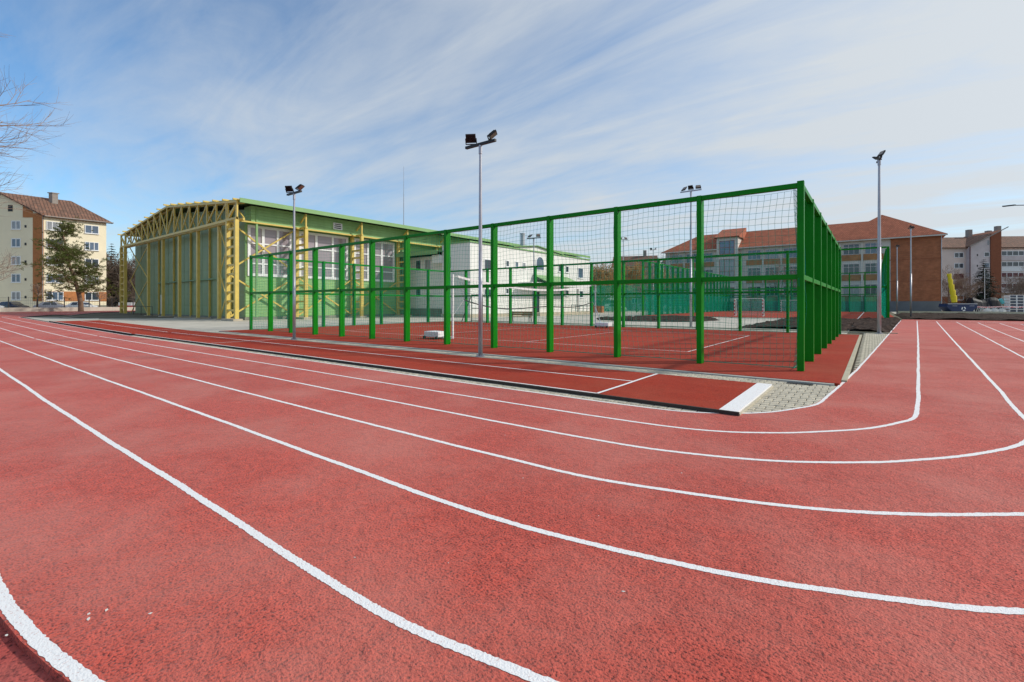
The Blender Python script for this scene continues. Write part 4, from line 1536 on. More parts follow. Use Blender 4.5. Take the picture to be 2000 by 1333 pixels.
# ================================================================== school
SX, SY = 9.74, 113.2
sch = thing('school_building', 'three storey brick and grey school with red tiled hipped roof behind the far pitch', 'building', (SX, SY, 0))
SLn = 49.5
SE = 13.7
MB().box(-SLn, -7.0, 0.0, 12.5, 1.9, SE).build('facade_block', M['schoolgrey'], sch)
MB().box(-6.997, 0, -0.12, 14, 1.9, SE).build('brick_end', M['brick'], sch)
MB().box(-SLn - 0.05, 0.06, -0.2, 14, -0.1, 1.897).build('plinth', M['schoolplinth'], sch)
TSc = lambda p: (p[0], -p[1], p[2])
for z in (5.55, 9.55):
    MB(TSc).box(-7.2, 0.03, 0.12, 0.16, z, z + 0.09).build('string_course', M['rustbrick'], sch)


def school_bay(a0, a1):
    for z0_, z1_ in ((3.05, 5.15), (7.1, 9.2), (11.0, 13.05)):
        mg = M['glassblue'] if z0_ > 10 else M['glass']
        window(sch, TSc, a0, a1, z0_, z1_, 3, (z0_ + 1.45,), 0.07, M['pinkdark'], mg, 0.0, 0.06)
        MB(TSc).box(a0 - 0.25, a1 + 0.25, 0.0, 0.14, z0_ - 1.18, z0_ - 0.04).build('spandrel', M['brick2'], sch)


a = -8.3
while a - 2.6 > -33.0:
    school_bay(a - 2.55, a)
    MB(TSc).box(a - 3.15, a - 2.85, 0.0, 0.20, 1.9, SE - 0.3).build('pilaster', M['schoolgrey'], sch)
    a -= 3.42
a = -38.6
while a - 2.6 > -SLn:
    school_bay(a - 2.55, a)
    MB(TSc).box(a - 3.15, a - 2.85, 0.0, 0.20, 1.9, SE - 0.3).build('pilaster', M['schoolgrey'], sch)
    a -= 3.42
tw = MB().box(-37.5, -33.1, -1.3, 4.0, 1.9, 16.2).build('stair_tower', M['schoolgrey'], sch)
TT = lambda p: (p[0], -1.3 - p[1], p[2])
for z0_, z1_ in ((2.6, 5.0), (6.0, 11.3), (12.4, 15.4)):
    window(tw, TT, -36.9, -33.8, z0_, z1_, 3, ((z0_ + z1_) / 2,), 0.08, M['rustbrick'], M['glassblue'], 0.0, 0.05)
rfm = MB()
rid = 18.1
e0 = SE + 0.05
# main hipped roof: left hip, long ridge running into the right wing
xl_, xr_, yf, yb_ = -SLn - 0.8, -6.0, -0.9, 13.3
rfm.add([(xl_, yf, e0), (xr_, yf, e0), (xr_, yb_, e0), (xl_, yb_, e0), (xl_ + 7.0, 6.2, rid), (xr_, 6.2, rid)], [(0, 1, 5, 4), (1, 2, 5), (2, 3, 4, 5), (3, 0, 4), (3, 2, 1, 0)])
# right wing: higher hip
wx0, wx1, wy0, wy1 = -16.6, 0.8, -0.95, 26
rfm.add([(wx0, wy0, e0 + 0.02), (wx1, wy0, e0 + 0.02), (wx1, wy1, e0 + 0.02), (wx0, wy1, e0 + 0.02), (-8.2, 7.0, 19.3), (-8.2, 18, 19.3)], [(0, 1, 4), (1, 2, 5, 4), (2, 3, 5), (3, 0, 4, 5), (3, 2, 1, 0)])
ro_ = rfm.build('roof', M['tile'], sch)
MB().box(xl_, wx1, -0.98, -0.75, e0 - 0.22, e0 - 0.02).build('gutter', M['schoolgrey'], sch)
trf = MB()
trf.add([(-37.9, -1.8, 16.25), (-32.7, -1.8, 16.25), (-32.7, 5.5, 18.9), (-37.9, 5.5, 18.9), (-37.9, -1.8, 16.05), (-32.7, -1.8, 16.05), (-32.7, 5.5, 16.05), (-37.9, 5.5, 16.05)], [(0, 1, 2, 3), (4, 5, 1, 0), (5, 6, 2, 1), (7, 4, 0, 3), (6, 7, 3, 2)])
trf.build('tower_roof', M['tile'], tw)
MB().box(-32.95, -32.72, -1.7, 5.4, 16.1, 16.3).build('verge', M['kerb_stone'], tw)
MB().tube((0.05, -0.2, 0.2), (0.05, -0.2, SE), 0.06, n=8).build('downpipe', M['galv'], sch)


# ================================================================== apartment blocks
def simple_roof(x0, x1, y0, y1, ze, zr, thick=0.2):
    m_ = MB()
    ym = (y0 + y1) / 2
    m_.slab([(x0, y0, ze), (x1, y0, ze), (x1, ym, zr), (x0, ym, zr)], thick)
    m_.slab([(x0, ym, zr), (x1, ym, zr), (x1, y1, ze), (x0, y1, ze)], thick)
    return m_


def gable_fill(mb_, x0, x1, y0, y1, ze, zr):
    ym = (y0 + y1) / 2
    for x, xx in ((x0, x0 + 0.2), (x1 - 0.2, x1)):
        mb_.add([(x, y0, ze), (x, y1, ze), (x, ym, zr), (xx, y0, ze), (xx, y1, ze), (xx, ym, zr)], [(0, 1, 2), (5, 4, 3), (0, 2, 5, 3), (2, 1, 4, 5)])


# left block: the eaves wall and the end wall meet at an obtuse corner
ap = thing('apartment_block', 'cream five storey apartment block with orange brick strip and old brown tiled roof', 'building', (-104.9, 14.3, 0.25))
FD, GD = Vector((math.cos(R(89.4)), math.sin(R(89.4)), 0)), Vector((math.cos(R(217.4)), math.sin(R(217.4)), 0))
FN, GN = Vector((FD.y, -FD.x, 0)), Vector((-GD.y, GD.x, 0))
TO = lambda p: FD * p[0] + GD * p[1] + Vector((0, 0, p[2]))          # oblique plan
TA = lambda p: FD * p[0] + FN * p[1] + Vector((0, 0, p[2]))
TB = lambda p: GD * p[0] + GN * p[1] + Vector((0, 0, p[2]))
WG, LF, ZE, ZR = 13.2, 7.7, 15.3, 18.95
wl = MB(TO).box(0, LF, 0.0, WG, 0.0, ZE)
gable_fill(wl, 0, LF, 0.0, WG, ZE, ZR - 0.35)
wl.build('wall', M['cream'], ap)
rfa = simple_roof(-0.4, LF + 0.4, -0.6, WG + 0.6, ZE - 0.1, ZR, 0.22)
rfa.v = [tuple(TO(p)) for p in rfa.v]
rfa = rfa.build('roof', M['oldtile'], ap)
MB(TO).box(4.3, 5.0, 4.6, 5.2, 17.2, 19.6).box(4.2, 5.1, 4.5, 5.3, 19.6, 19.75).build('chimney', M['chimney'], rfa)
MB(TO).tube((-0.4, -0.7, ZE - 0.15), (LF + 0.4, -0.7, ZE - 0.15), 0.09, n=8).build('gutter', M['chimney'], ap)
MB(TB).tube((0.05, 0.12, 0.2), (0.05, 0.12, ZE - 0.2), 0.07, n=8).build('downpipe', M['chimney'], ap)
MB(TB).box(0.0, 1.7, 0.0, 0.06, 1.6, ZE + 0.3).build('brick_strip', M['orange'], ap)
MB(TB).add([(1.703, 0.058, ZE - 0.35), (3.3, 0.058, ZE - 0.35), (3.3, 0.058, ZE + 1.45), (1.703, 0.058, ZE + 0.6)], [(0, 1, 2, 3)]).build('brick_strip', M['orange'], ap)
MB(TA).box(0.35, LF + 0.01, 0.0, 0.05, 1.6, 3.2).build('brick_band', M['orange'], ap)
MB(TA).box(0.0, LF + 0.02, 0.0, 0.07, -0.3, 0.95).build('plinth', M['plinth'], ap)
for k in range(5):
    z = 1.75 + k * 2.82
    window(ap, TA, 0.3, 2.3, z, z + 1.4, 3 if k % 2 == 0 else 2, (), 0.09, M['plastic'], M['glassblue'], 0.05, 0.05, sill=True)
    window(ap, TA, 4.9, 6.7, z, z + 1.4, 3 if k == 3 else 2, (), 0.09, M['plastic'], M['glassblue'] if k % 2 else M['glass'], 0.05, 0.05, sill=True)
    window(ap, TB, 3.65, 5.15, z, z + 1.4, 2, (), 0.12, M['plastic'], M['glassblue'] if k != 2 else M['glass'], 0.0, 0.05, sill=True)
    MB(TB).box(2.75, 3.05, 0.0, 0.03, z + 0.3, z + 0.7).build('vent', M['black'], ap)
    window(ap, TB, 7.2, 8.7, z, z + 1.4, 2, (), 0.12, M['plastic'], M['glassblue'], 0.0, 0.05, sill=True)
window(ap, TB, 4.85, 5.75, 15.85, 17.0, 1, (), 0.05, M['cream'], M['black'], 0.0, 0.04)

# right block seen past the school: faces the camera
apr = thing('apartment_block', 'pinkish grey apartment block with rust brick strip and patched brown roof behind the building site', 'building', (14.16, 164.4, 0), R(34))
TR = lambda p: (p[0], -p[1], p[2])
ZE2, ZR2 = 16.0, 19.3
w_ = MB().box(-3, 6.10, 0.0, 11, 0, ZE2)
w_.build('wall', M['pink'], apr)
simple_roof(-3.4, 12.20, -0.6, 11.6, ZE2 - 0.1, ZR2).build('roof', M['oldtile'], apr)
g2 = MB()
# projecting stair bay with a lean-to gable climbing to the right
x0_, x1_, x2_ = 6.10, 10.88, 13.40
g2.add([(x0_, -1.2, 0), (x1_, -1.2, 0), (x1_, -1.2, 19.0), (x0_, -1.2, 16.0), (x0_, 8, 0), (x1_, 8, 0), (x1_, 8, 19.0), (x0_, 8, 16.0)], [(0, 1, 2, 3), (4, 0, 3, 7), (3, 2, 6, 7), (5, 4, 7, 6), (1, 5, 6, 2)])
g2.build('stair_wall', M['pinkdark'], apr)
g3 = MB().add([(x1_ + 0.003, -1.45, 0), (x2_, -1.45, 0), (x2_, -1.45, 20.2), (x1_ + 0.003, -1.45, 19.0), (x1_ + 0.003, 8, 0), (x2_, 8, 0), (x2_, 8, 20.2), (x1_ + 0.003, 8, 19.0)], [(0, 1, 2, 3), (4, 0, 3, 7), (3, 2, 6, 7), (5, 4, 7, 6), (1, 5, 6, 2)])
g3.build('brick_tower', M['rustbrick'], apr)
MB().slab([(x0_ - 0.3, -1.6, 16.15), (x1_ + 0.1, -1.6, 19.35), (x1_ + 0.1, 8.2, 19.35), (x0_ - 0.3, 8.2, 16.15)], 0.14).build('lean_roof', M['oldtile'], apr)
MB().bar((x0_ - 0.5, -1.75, 16.0), (x2_ + 1.3, -1.85, 20.9), 0.12, 0.2).build('verge', M['chimney'], apr)
window(apr, lambda p: (p[0], -1.2 - p[1], p[2]), 10.08, 10.81, 16.3, 17.7, 1, (), 0.1, M['pinkdark'], M['glass'], 0.0, 0.05)
MB().box(x2_ + 0.003, 48, 0.3, 11, 0, ZE2).build('wall', M['pink'], apr)
rg = simple_roof(x2_ + 0.1, 48, -0.4, 11.6, ZE2 - 0.1, ZR2 + 0.2).build('roof', M['oldtile'], apr)
for xx, hh in ((1.06, 20.9), (11.54, 21.3), (16.45, 21.0), (18.83, 22.2)):
    MB().box(xx - 0.5, xx + 0.5, 5.0, 6.0, 18.0, hh).build('chimney', M['chimney'], apr)
for k in range(5):
    z = 2.3 + k * 2.75
    g_ = M['curtain'] if k in (1, 2) else M['glassblue']
    window(apr, TR, 3.18, 5.50, z, z + 1.35, 2, (), 0.14, M['plastic'] if k != 2 else M['curtain'], g_, 0.0, 0.06)
    TR2 = lambda p: (p[0], -1.2 - p[1], p[2])
    window(apr, TR2, 9.42, 10.74, z + 0.1, z + 1.3, 1, (), 0.12, M['plastic'], M['glassblue'], 0.0, 0.05)
    MB(TR2).box(7.69, 7.96, 0.0, 0.03, z + 0.3, z + 0.8).build('vent', M['black'], apr)
    if k > 0:
        bal = MB(TR).box(13.46, 19.36, -0.28, 1.1, z - 0.9, z + 0.25).build('balcony', M['pinkdark'] if k != 3 else M['white'], apr)
        window(bal, lambda p: (p[0], -1.1 - p[1], p[2]), 13.66, 19.23, z + 0.3, z + 1.6, 4, (), 0.14, M['plastic'], M['glassblue'] if k > 2 else M['curtain'], -0.06, 0.06)
        MB(TR).box(13.46, 19.36, -0.28, 1.0, z + 1.62, z + 1.82).build('lintel', M['pink'], bal)
    window(apr, TR, 20.42, 22.28, z, z + 1.35, 2, (), 0.14, M['plastic'], M['glassblue'], -0.3, 0.06)
MB().tube((5.97, -1.3, 0), (5.97, -1.3, 16), 0.1, n=8).build('downpipe', M['curtain'], apr)
MB(TR).box(-3, 6.10, 0.0, 0.05, 0, 3.3).build('brick_base', M['rustbrick'], apr)

# blocks behind the far pitch on the left
for lab, loc, rz, L, ze, zr, mm in (('long brown roofed block seen through the cage left of the school', (-45.0, 127.0, 0), R(-4), 34, 12.6, 16.0, 'tan'),
                                    ('smaller brown roofed house end beside the annex and the far masts', (-57.0, 121.0, 0), R(20), 11, 11.6, 15.0, 'tan')):
    bb = thing('apartment_block', lab, 'building', loc, rz)
    wb = MB().box(0, L, 0, 11, 0, ze)
    gable_fill(wb, 0, L, 0, 11, ze, zr - 0.4)
    wb.build('wall', M[mm], bb)
    r_ = simple_roof(-0.6, L + 0.6, -0.7, 11.7, ze - 0.1, zr).build('roof', M['oldtile'], bb)
    MB().box(L * 0.7, L * 0.7 + 0.9, 5, 6, zr - 1.2, zr + 1.5).build('chimney', M['chimney'], r_)
    for k in range(4):
        z = 1.5 + k * 2.75
        xx = 1.2
        while xx + 1.8 < L:
            window(bb, TR, xx, xx + 1.7, z, z + 1.4, 2, (), 0.14, M['plastic'], M['glassblue'], 0.0, 0.06)
            xx += 3.6


# ================================================================== trees
def tube_path(mb_, pts, radii, n=5):
    vs, fs = [], []
    prev = None
    for k, p in enumerate(pts):
        d = (pts[min(k + 1, len(pts) - 1)] - pts[max(k - 1, 0)])
        d = d.normalized() if d.length > 1e-6 else Vector((0, 0, 1))
        if prev is None:
            a = d.orthogonal().normalized()
        else:
            a = (prev - d * prev.dot(d))
            a = a.normalized() if a.length > 1e-4 else d.orthogonal().normalized()
        prev = a
        b_ = d.cross(a)
        for i in range(n):
            t_ = 2 * math.pi * i / n
            vs.append(p + (a * math.cos(t_) + b_ * math.sin(t_)) * radii[k])
    for k in range(len(pts) - 1):
        for i in range(n):
            fs.append((k * n + i, k * n + (i + 1) % n, (k + 1) * n + (i + 1) % n, (k + 1) * n + i))
    mb_.add(vs, fs)


def grow(mb_, rnd, p, d, length, r, level, maxl, up=0.12, spread=0.75, kids=4, minr=0.008, tips=None):
    segs = 5 if level < 2 else 4
    pts, rad = [p], [r]
    cur = Vector(p)
    dd_ = Vector(d).normalized()
    for s in range(segs):
        dd_ = (dd_ + Vector((rnd.uniform(-.16, .16), rnd.uniform(-.16, .16), rnd.uniform(-.10, .14) + up * 0.4))).normalized()
        cur = cur + dd_ * (length / segs)
        pts.append(cur.copy())
        rad.append(max(minr * 0.6, r * (1 - 0.62 * (s + 1) / segs)))
    tube_path(mb_, pts, rad, 6 if level < 2 else (4 if level < 3 else 3))
    if tips is not None and level >= maxl - 1:
        tips.append((pts[-1], dd_))
    if level >= maxl:
        return
    n = kids if level < maxl - 1 else kids + 1
    for i in range(n):
        t_ = 0.30 + 0.70 * (i + rnd.random() * 0.6) / n
        k = min(segs - 1, int(t_ * segs))
        q = pts[k].lerp(pts[k + 1], t_ * segs - k) if t_ < 1 else pts[-1]
        ax = dd_.orthogonal().normalized()
        ax.rotate(Matrix.Rotation(rnd.uniform(0, 6.28), 3, dd_))
        nd = (dd_ * (1 - spread * 0.5) + ax * spread).normalized()
        nd.z += up
        grow(mb_, rnd, q, nd, length * rnd.uniform(0.48, 0.72), max(minr, r * 0.48), level + 1, maxl, up, spread, kids, minr, tips)


def bare_tree(name, label, loc, h, seed, trunk_h=0.3, maxl=4, kids=4, spread=0.8, mt='twig', group=None, r=None, up=0.12, lean=(0, 0), minr=0.008, nlimb=5):
    rnd = random.Random(seed)
    t_ = thing(name, label, 'tree', loc, 0, group)
    r = r or h * 0.018
    tb = MB()
    top = Vector((lean[0], lean[1], h * trunk_h))
    tube_path(tb, [Vector((0, 0, -0.15)), Vector((lean[0] * .3, lean[1] * .3, h * trunk_h * 0.5)), top], [r * 1.25, r, r * 0.85], 9)
    tb.build('trunk', M['bark'], t_, smooth=True)
    cb = MB()
    for i in range(nlimb):
        a_ = 6.28 * i / nlimb + rnd.uniform(-.4, .4)
        el = rnd.uniform(0.5, 1.3)
        d = Vector((math.cos(a_) * math.cos(el), math.sin(a_) * math.cos(el), math.sin(el)))
        p = Vector((lean[0], lean[1], h * trunk_h * rnd.uniform(0.75, 1.0)))
        grow(cb, rnd, p, d, h * (1 - trunk_h) * rnd.uniform(0.45, 0.62), r * 0.6, 1, maxl, up, spread, kids, minr)
    cb.build('crown', M[mt], t_)
    return t_


bare_tree('bare_tree', 'bare branched tree reaching into the sky at the upper left edge', (-23.0, -1.75, 0), 10.6, 33, 0.22, 5, 5, 0.52, r=0.15, up=0.08, minr=0.0040, nlimb=9)
bare_tree('bare_tree', 'bare tree at the left edge in front of the cream block gable', (-89.6, 5.6, 0.3), 11.5, 12, 0.2, 4, 4, 0.8, minr=0.016, nlimb=7)
bare_tree('bare_tree', 'small pollarded bare tree before the orange brick strip', (-92.6, 11.9, 0.3), 4.6, 13, 0.62, 3, 4, 0.9, minr=0.014, nlimb=6, lean=(0.3, 0.2))
bare_tree('bare_tree', 'little leafless tree beside the fence right of the pine', (-95.4, 19.2, 0.3), 4.2, 14, 0.45, 3, 4, 0.8, minr=0.014)
for i, (x, y, h, lab) in enumerate([(-14.0, 104.5, 11, 'leafless tree before the school facade, left one of the pair right of the tower'), (-10.4, 104.0, 10, 'leafless tree before the school facade, right one of the pair right of the tower'),
                                    (-24.2, 62.5, 6.5, 'young leafless tree beside the far pitch fence corner'), (-34.5, 118.0, 17, 'tall leafless tree rising above the long brown roofed block'), (-38.5, 116.0, 16, 'second tall leafless tree behind the brown roofed block ridge')]):
    bare_tree('bare_tree', lab, (x, y, 0), h, 40 + i, 0.28, 4, 4, 0.7, minr=0.018, mt='twig', group='leafless trees by the school')
for i, (x, y, h, lab) in enumerate([(-44.2, 88.0, 10.5, 'brown hued leafless willow just right of the white annex end'), (-41.0, 95.0, 11.0, 'brown hued leafless willow seen between the annex and the near masts'), (-36.8, 101.0, 9.6, 'brown hued leafless willow in front of the long brown roofed block'), (-48.0, 97.0, 12.0, 'taller brown hued tree half hidden by the annex end')]):
    bare_tree('willow_tree', lab, (x, y, 0), h, 60 + i, 0.2, 5, 4, 0.85, 'twigbrown', 'brown willows behind the annex', minr=0.042, nlimb=11)
for i, (x, y, h, lab) in enumerate([(26.0, 149.0, 9, 'wide leafless bush in front of the balconies at the right edge'), (12.9, 135.8, 10, 'leafless tree beside the yellow chute at the school corner'), (30.5, 152.0, 10, 'leafless tree cut by the right edge of the picture')]):
    bare_tree('bare_tree', lab, (x, y, 0), h, 80 + i, 0.12, 5, 4, 0.8, minr=0.02, nlimb=8, mt='twig')
for i, (x, y, h, lab) in enumerate([(-113.6, 24.4, 12, 'dark leafless tree between the cream block and the hall'), (-110.6, 25.6, 11, 'leafless brownish tree just left of the hall end truss')]):
    bare_tree('bare_tree', lab, (x, y, 0), h, 90 + i, 0.12, 5, 4, 0.75, minr=0.040, nlimb=10, mt='bark')


def needle_clump(mb_, rnd, c, size, n):
    for _ in range(n):
        d = Vector((rnd.gauss(0, 1), rnd.gauss(0, 1), rnd.gauss(0.35, 0.8))).normalized()
        p = c + Vector((rnd.uniform(-.5, .5), rnd.uniform(-.5, .5), rnd.uniform(-.25, .25))) * size
        s = d.orthogonal().normalized() * size * 0.10
        L_ = size * rnd.uniform(0.5, 1.0)
        mb_.add([p - s, p + s, p + d * L_], [(0, 1, 2)])


# pine in front of the cream block
rnd = random.Random(5)
pine = thing('pine_tree', 'leaning dark green pine in front of the cream apartment block', 'tree', (-89.4, 15.97, 0.28))
camr = Vector((math.cos(R(37.41)), math.sin(R(37.41)), 0))     # picture-right on the ground
trunk = [Vector((0, 0, -0.2)), camr * -0.1 + Vector((0, 0, 1.6)), camr * -0.75 + Vector((0, 0, 4.2)), camr * -1.6 + Vector((0, 0, 6.6)), camr * -2.2 + Vector((0, 0, 9.4)), camr * -2.9 + Vector((0, 0, 12.6))]
tb = MB()
tp = catmull(trunk, 5)
tube_path(tb, tp, [0.34 * (1 - 0.85 * i / len(tp)) for i in range(len(tp))], 9)
tb.build('trunk', M['barkpine'], pine, smooth=True)
lb, nb_ = MB(), MB()
for i in range(40):
    t_ = rnd.uniform(0.30, 1.0)
    k = min(len(tp) - 2, int(t_ * (len(tp) - 1)))
    p = tp[k]
    a_ = rnd.uniform(0, 6.28)
    f_ = (t_ - 0.3) / 0.7
    reach = (0.75 + 0.5 * math.sin(min(1, f_ * 1.6 + 0.25) * 3.0) - 0.5 * f_) * rnd.uniform(3.0, 5.4)
    if math.cos(a_ - R(37.41)) < -0.3:
        reach *= 1.12
    d = Vector((math.cos(a_), math.sin(a_), rnd.uniform(-0.15, 0.65))).normalized()
    pts = [p.copy()]
    for s_ in range(6):
        d = (d + Vector((rnd.uniform(-.25, .25), rnd.uniform(-.25, .25), rnd.uniform(-.22, .20)))).normalized()
        pts.append(pts[-1] + d * reach / 6)
    tube_path(lb, pts, [0.085 * (1 - 0.8 * s_ / 6) for s_ in range(7)], 4)
    for s_ in range(2, 7):
        for _ in range(3):
            e_ = pts[s_] + Vector((rnd.gauss(0, .65), rnd.gauss(0, .65), rnd.gauss(0.15, .5)))
            lb.tube(pts[s_], e_, 0.02, 0.01, 3, False)
            for _k in range(3):
                c = pts[s_].lerp(e_, rnd.uniform(0.5, 1.15)) + Vector((rnd.gauss(0, .22), rnd.gauss(0, .22), rnd.gauss(0, .18)))
                needle_clump(nb_, rnd, c, rnd.uniform(0.26, 0.40), 14)
lb.build('limb', M['barkpine'], pine)
nb_.build('crown', M['needle'], pine)


def spruce(label, loc, h, rad, seed, mt='spruce'):
    rnd = random.Random(seed)
    t_ = thing('spruce_tree', label, 'tree', loc)
    MB().tube((0, 0, -0.1), (0, 0, h * 0.97), h * 0.016, 0.01, 7).build('trunk', M['bark'], t_)
    m_ = MB()
    z = h * 0.16
    while z < h:
        f = 1 - (z - h * 0.16) / (h * 0.84)
        n = int(7 + 9 * f)
        for i in range(n):
            a_ = rnd.uniform(0, 6.28)
            L_ = rad * (f ** 0.85) * rnd.uniform(0.65, 1.1) + 0.15
            d = Vector((math.cos(a_), math.sin(a_), 0))
            s_ = Vector((-d.y, d.x, 0))
            for k in range(5):
                u = (k + 0.6) / 5
                c = d * (L_ * u) + Vector((0, 0, z - 0.30 * L_ * u + 0.10 * L_ * u * u))
                for _ in range(7):
                    e1 = (d * rnd.uniform(0.0, 1) + s_ * rnd.uniform(-1, 1) + Vector((0, 0, rnd.uniform(-.55, .25)))).normalized() * L_ * 0.24
                    w2 = s_ * 0.035 * h * 0.2 + Vector((0, 0, rnd.uniform(-.04, .04)))
                    m_.add([c - w2, c + w2, c + e1], [(0, 1, 2)])
        z += h * 0.035
    m_.build('crown', M[mt], t_)
    return t_


spruce('dark green spruce with drooping boughs before the rust brick tower', (19.6, 146.5, 0), 11.6, 3.6, 3)
spruce('dark conifer peeking out between the cream block and the hall', (-121.9, 26.4, 0), 14.0, 3.0, 4)
spruce('second dark conifer low beside the hall end column', (-119.5, 27.6, 0), 9.5, 2.8, 6)

# far-off leafless wood closing the horizon
rnd = random.Random(15)
m_ = MB()
for i in range(9000):
    a_ = R(37.41 + 90 + rnd.uniform(-58, 58))
    dist = rnd.uniform(240, 300)
    p = Vector((math.cos(a_) * dist, math.sin(a_) * dist, 0))
    hh = (6.5 + 2.5 * math.sin(a_ * 31) + 1.5 * math.sin(a_ * 77)) * rnd.uniform(0.4, 1.0)
    t_ = Vector((-math.sin(a_), math.cos(a_), 0))
    wd = rnd.uniform(0.3, 1.0)
    m_.add([p - t_ * wd, p + t_ * wd, p + t_ * rnd.uniform(-1, 1) + Vector((rnd.uniform(-1, 1), rnd.uniform(-1, 1), hh))], [(0, 1, 2)])
tag(m_.build('distant_wood', M['bark']), 'far-off brown leafless wood along the horizon', 'wood', kind='stuff')

# ================================================================== fence, wall and cars at the far left
fd = Vector((-4.0, 13.4, 0)).normalized()
fa = Vector((-88.0, -2.4, 0))
wall = thing('boundary_wall', 'low rendered concrete wall with metal mesh fence on top at the left', 'wall', (fa.x, fa.y, 0.30), math.atan2(fd.y, fd.x))
LW = 36.0
for k in range(12):
    MB().box(k * 3 + 0.006, k * 3 + 2.994, -0.11, 0.11, -0.3, 0.62 + 0.02 * math.sin(k * 2.1)).build('wall_panel', M['concrete'], wall)
fence = thing('mesh_fence', 'black mesh fence panels standing on the low concrete wall', 'fence', (fa.x, fa.y, 0.94), math.atan2(fd.y, fd.x))
for k in range(13):
    MB().box(k * 3 - 0.04, k * 3 + 0.04, -0.04, 0.04, 0.0, 1.45).build('post', M['black'], fence)
for k in range(12):
    pm_ = MB()
    x0_ = k * 3 + 0.06
    for i in range(15):
        pm_.box(x0_ + i * 0.2 - 0.006, x0_ + i * 0.2 + 0.006, -0.006, 0.006, 0.04, 1.38)
    for z in (0.06, 0.5, 0.94, 1.36):
        pm_.box(x0_, x0_ + 2.88, 0.007, 0.019, z - 0.008, z + 0.008)
    pm_.build('mesh_panel', M['black'], fence)


def car(label, loc, rz, m, kind=0, group='parked cars', s=1.0):
    t_ = thing('parked_car', label, 'car', loc, rz, group)
    L_ = 4.3 * s
    # stations: x, half width low, z of sill, z of belt, z of roof, half width roof
    st_ = [(-2.12, 0.70, 0.45, 0.62, 0.66, 0.62), (-1.95, 0.84, 0.28, 0.86, 0.90, 0.74), (-1.55, 0.87, 0.22, 0.92, 1.02, 0.72), (-0.95, 0.88, 0.20, 0.94, 1.42, 0.60), (0.0, 0.88, 0.20, 0.93, 1.47, 0.60), (0.45, 0.88, 0.20, 0.92, 1.38, 0.60), (1.05, 0.87, 0.20, 0.90, 0.98, 0.70), (1.75, 0.84, 0.24, 0.80, 0.84, 0.70), (2.08, 0.72, 0.35, 0.62, 0.66, 0.60)]
    if kind == 1:
        st_[1] = (-1.95, 0.84, 0.28, 0.92, 1.10, 0.70)
        st_[2] = (-1.60, 0.87, 0.22, 0.95, 1.40, 0.62)
    vs, fs = [], []
    for x, wl_, zs, zb2, zr_, wr in st_:
        vs += [(x, -wl_ * 0.9, zs), (x, -wl_, (zs + zb2) / 2), (x, -wl_ * 0.97, zb2), (x, -wr, zr_), (x, wr, zr_), (x, wl_ * 0.97, zb2), (x, wl_, (zs + zb2) / 2), (x, wl_ * 0.9, zs)]
    n = 8
    for k in range(len(st_) - 1):
        for i in range(n):
            fs.append((k * n + i, k * n + (i + 1) % n, (k + 1) * n + (i + 1) % n, (k + 1) * n + i))
    fs += [tuple(range(n - 1, -1, -1)), tuple(range((len(st_) - 1) * n, len(st_) * n))]
    m_ = MB()
    m_.add(vs, fs)
    m_.build('body', m, t_, bevel=0.03)
    # glass: panels a little proud of the cabin sides, windscreen and rear window
    for sgn in (-1, 1):
        for xa, xb, xa2, xb2 in ((-0.95, -0.05, -0.80, -0.05), (0.05, 0.80, 0.05, 0.42)):
            MB().add([(xa, sgn * 0.862, 0.97), (xb, sgn * 0.862, 0.96), (xb2, sgn * 0.645, 1.38), (xa2, sgn * 0.645, 1.38)], [(0, 1, 2, 3)]).build('side_window', M['glass'], t_)
    MB().add([(0.54, -0.58, 1.34), (0.54, 0.58, 1.34), (1.03, 0.66, 1.02), (1.03, -0.66, 1.02)], [(0, 1, 2, 3)]).build('windscreen', M['glass'], t_)
    xr = -1.02 if kind == 0 else -1.68
    xq = -1.50 if kind == 0 else -1.93
    MB().add([(xr, -0.56, 1.40 if kind == 0 else 1.36), (xr, 0.56, 1.40 if kind == 0 else 1.36), (xq, 0.64, 1.08 if kind == 0 else 1.13), (xq, -0.64, 1.08 if kind == 0 else 1.13)], [(0, 1, 2, 3)]).build('rear_window', M['glass'], t_)
    for x in (-1.32, 1.32):
        for sgn in (-1, 1):
            wh = MB().tube((x, sgn * 0.70, 0.31), (x, sgn * 0.895, 0.31), 0.31, n=16).build('wheel', M['tyre'], t_)
            MB().tube((x, sgn * 0.896, 0.31), (x, sgn * 0.905, 0.31), 0.19, n=12).build('rim', M['galv'], wh)
    for sgn in (-1, 1):
        MB().box(2.0, 2.11, sgn * 0.52 - 0.13, sgn * 0.52 + 0.13, 0.56, 0.68).build('headlight', M['lampglass'], t_)
        MB().box(-2.13, -2.02, sgn * 0.56 - 0.1, sgn * 0.56 + 0.1, 0.60, 0.76).build('tail_light', M['redpaint'], t_)
    return t_


cz_ = 0.30
car('white hatchback at the left edge behind the low wall', (-95.4, 7.2, cz_), R(44), M['carwhite'], 1)
car('dark navy saloon behind the white hatchback', (-96.8, 10.0, cz_), R(30), M['carnavy'], 0)
car('grey car parked nose in behind the pine, left of the white saloon', (-99.4, 14.6, cz_), R(60), M['cargrey'], 0)
car('white saloon parked behind the pine trunk', (-98.0, 17.6, cz_), R(40), M['carwhite'], 0)
car('white car seen through the cage right of the annex', (-37.5, 80.0, 0.0), R(20), M['carwhite'], 1)
car('pale car beside it seen through the far green screen', (-33.2, 83.5, 0.0), R(20), M['cargrey'], 1)
car('third parked car farther right behind the far screen', (-29.5, 88.0, 0.0), R(20), M['carwhite'], 0)
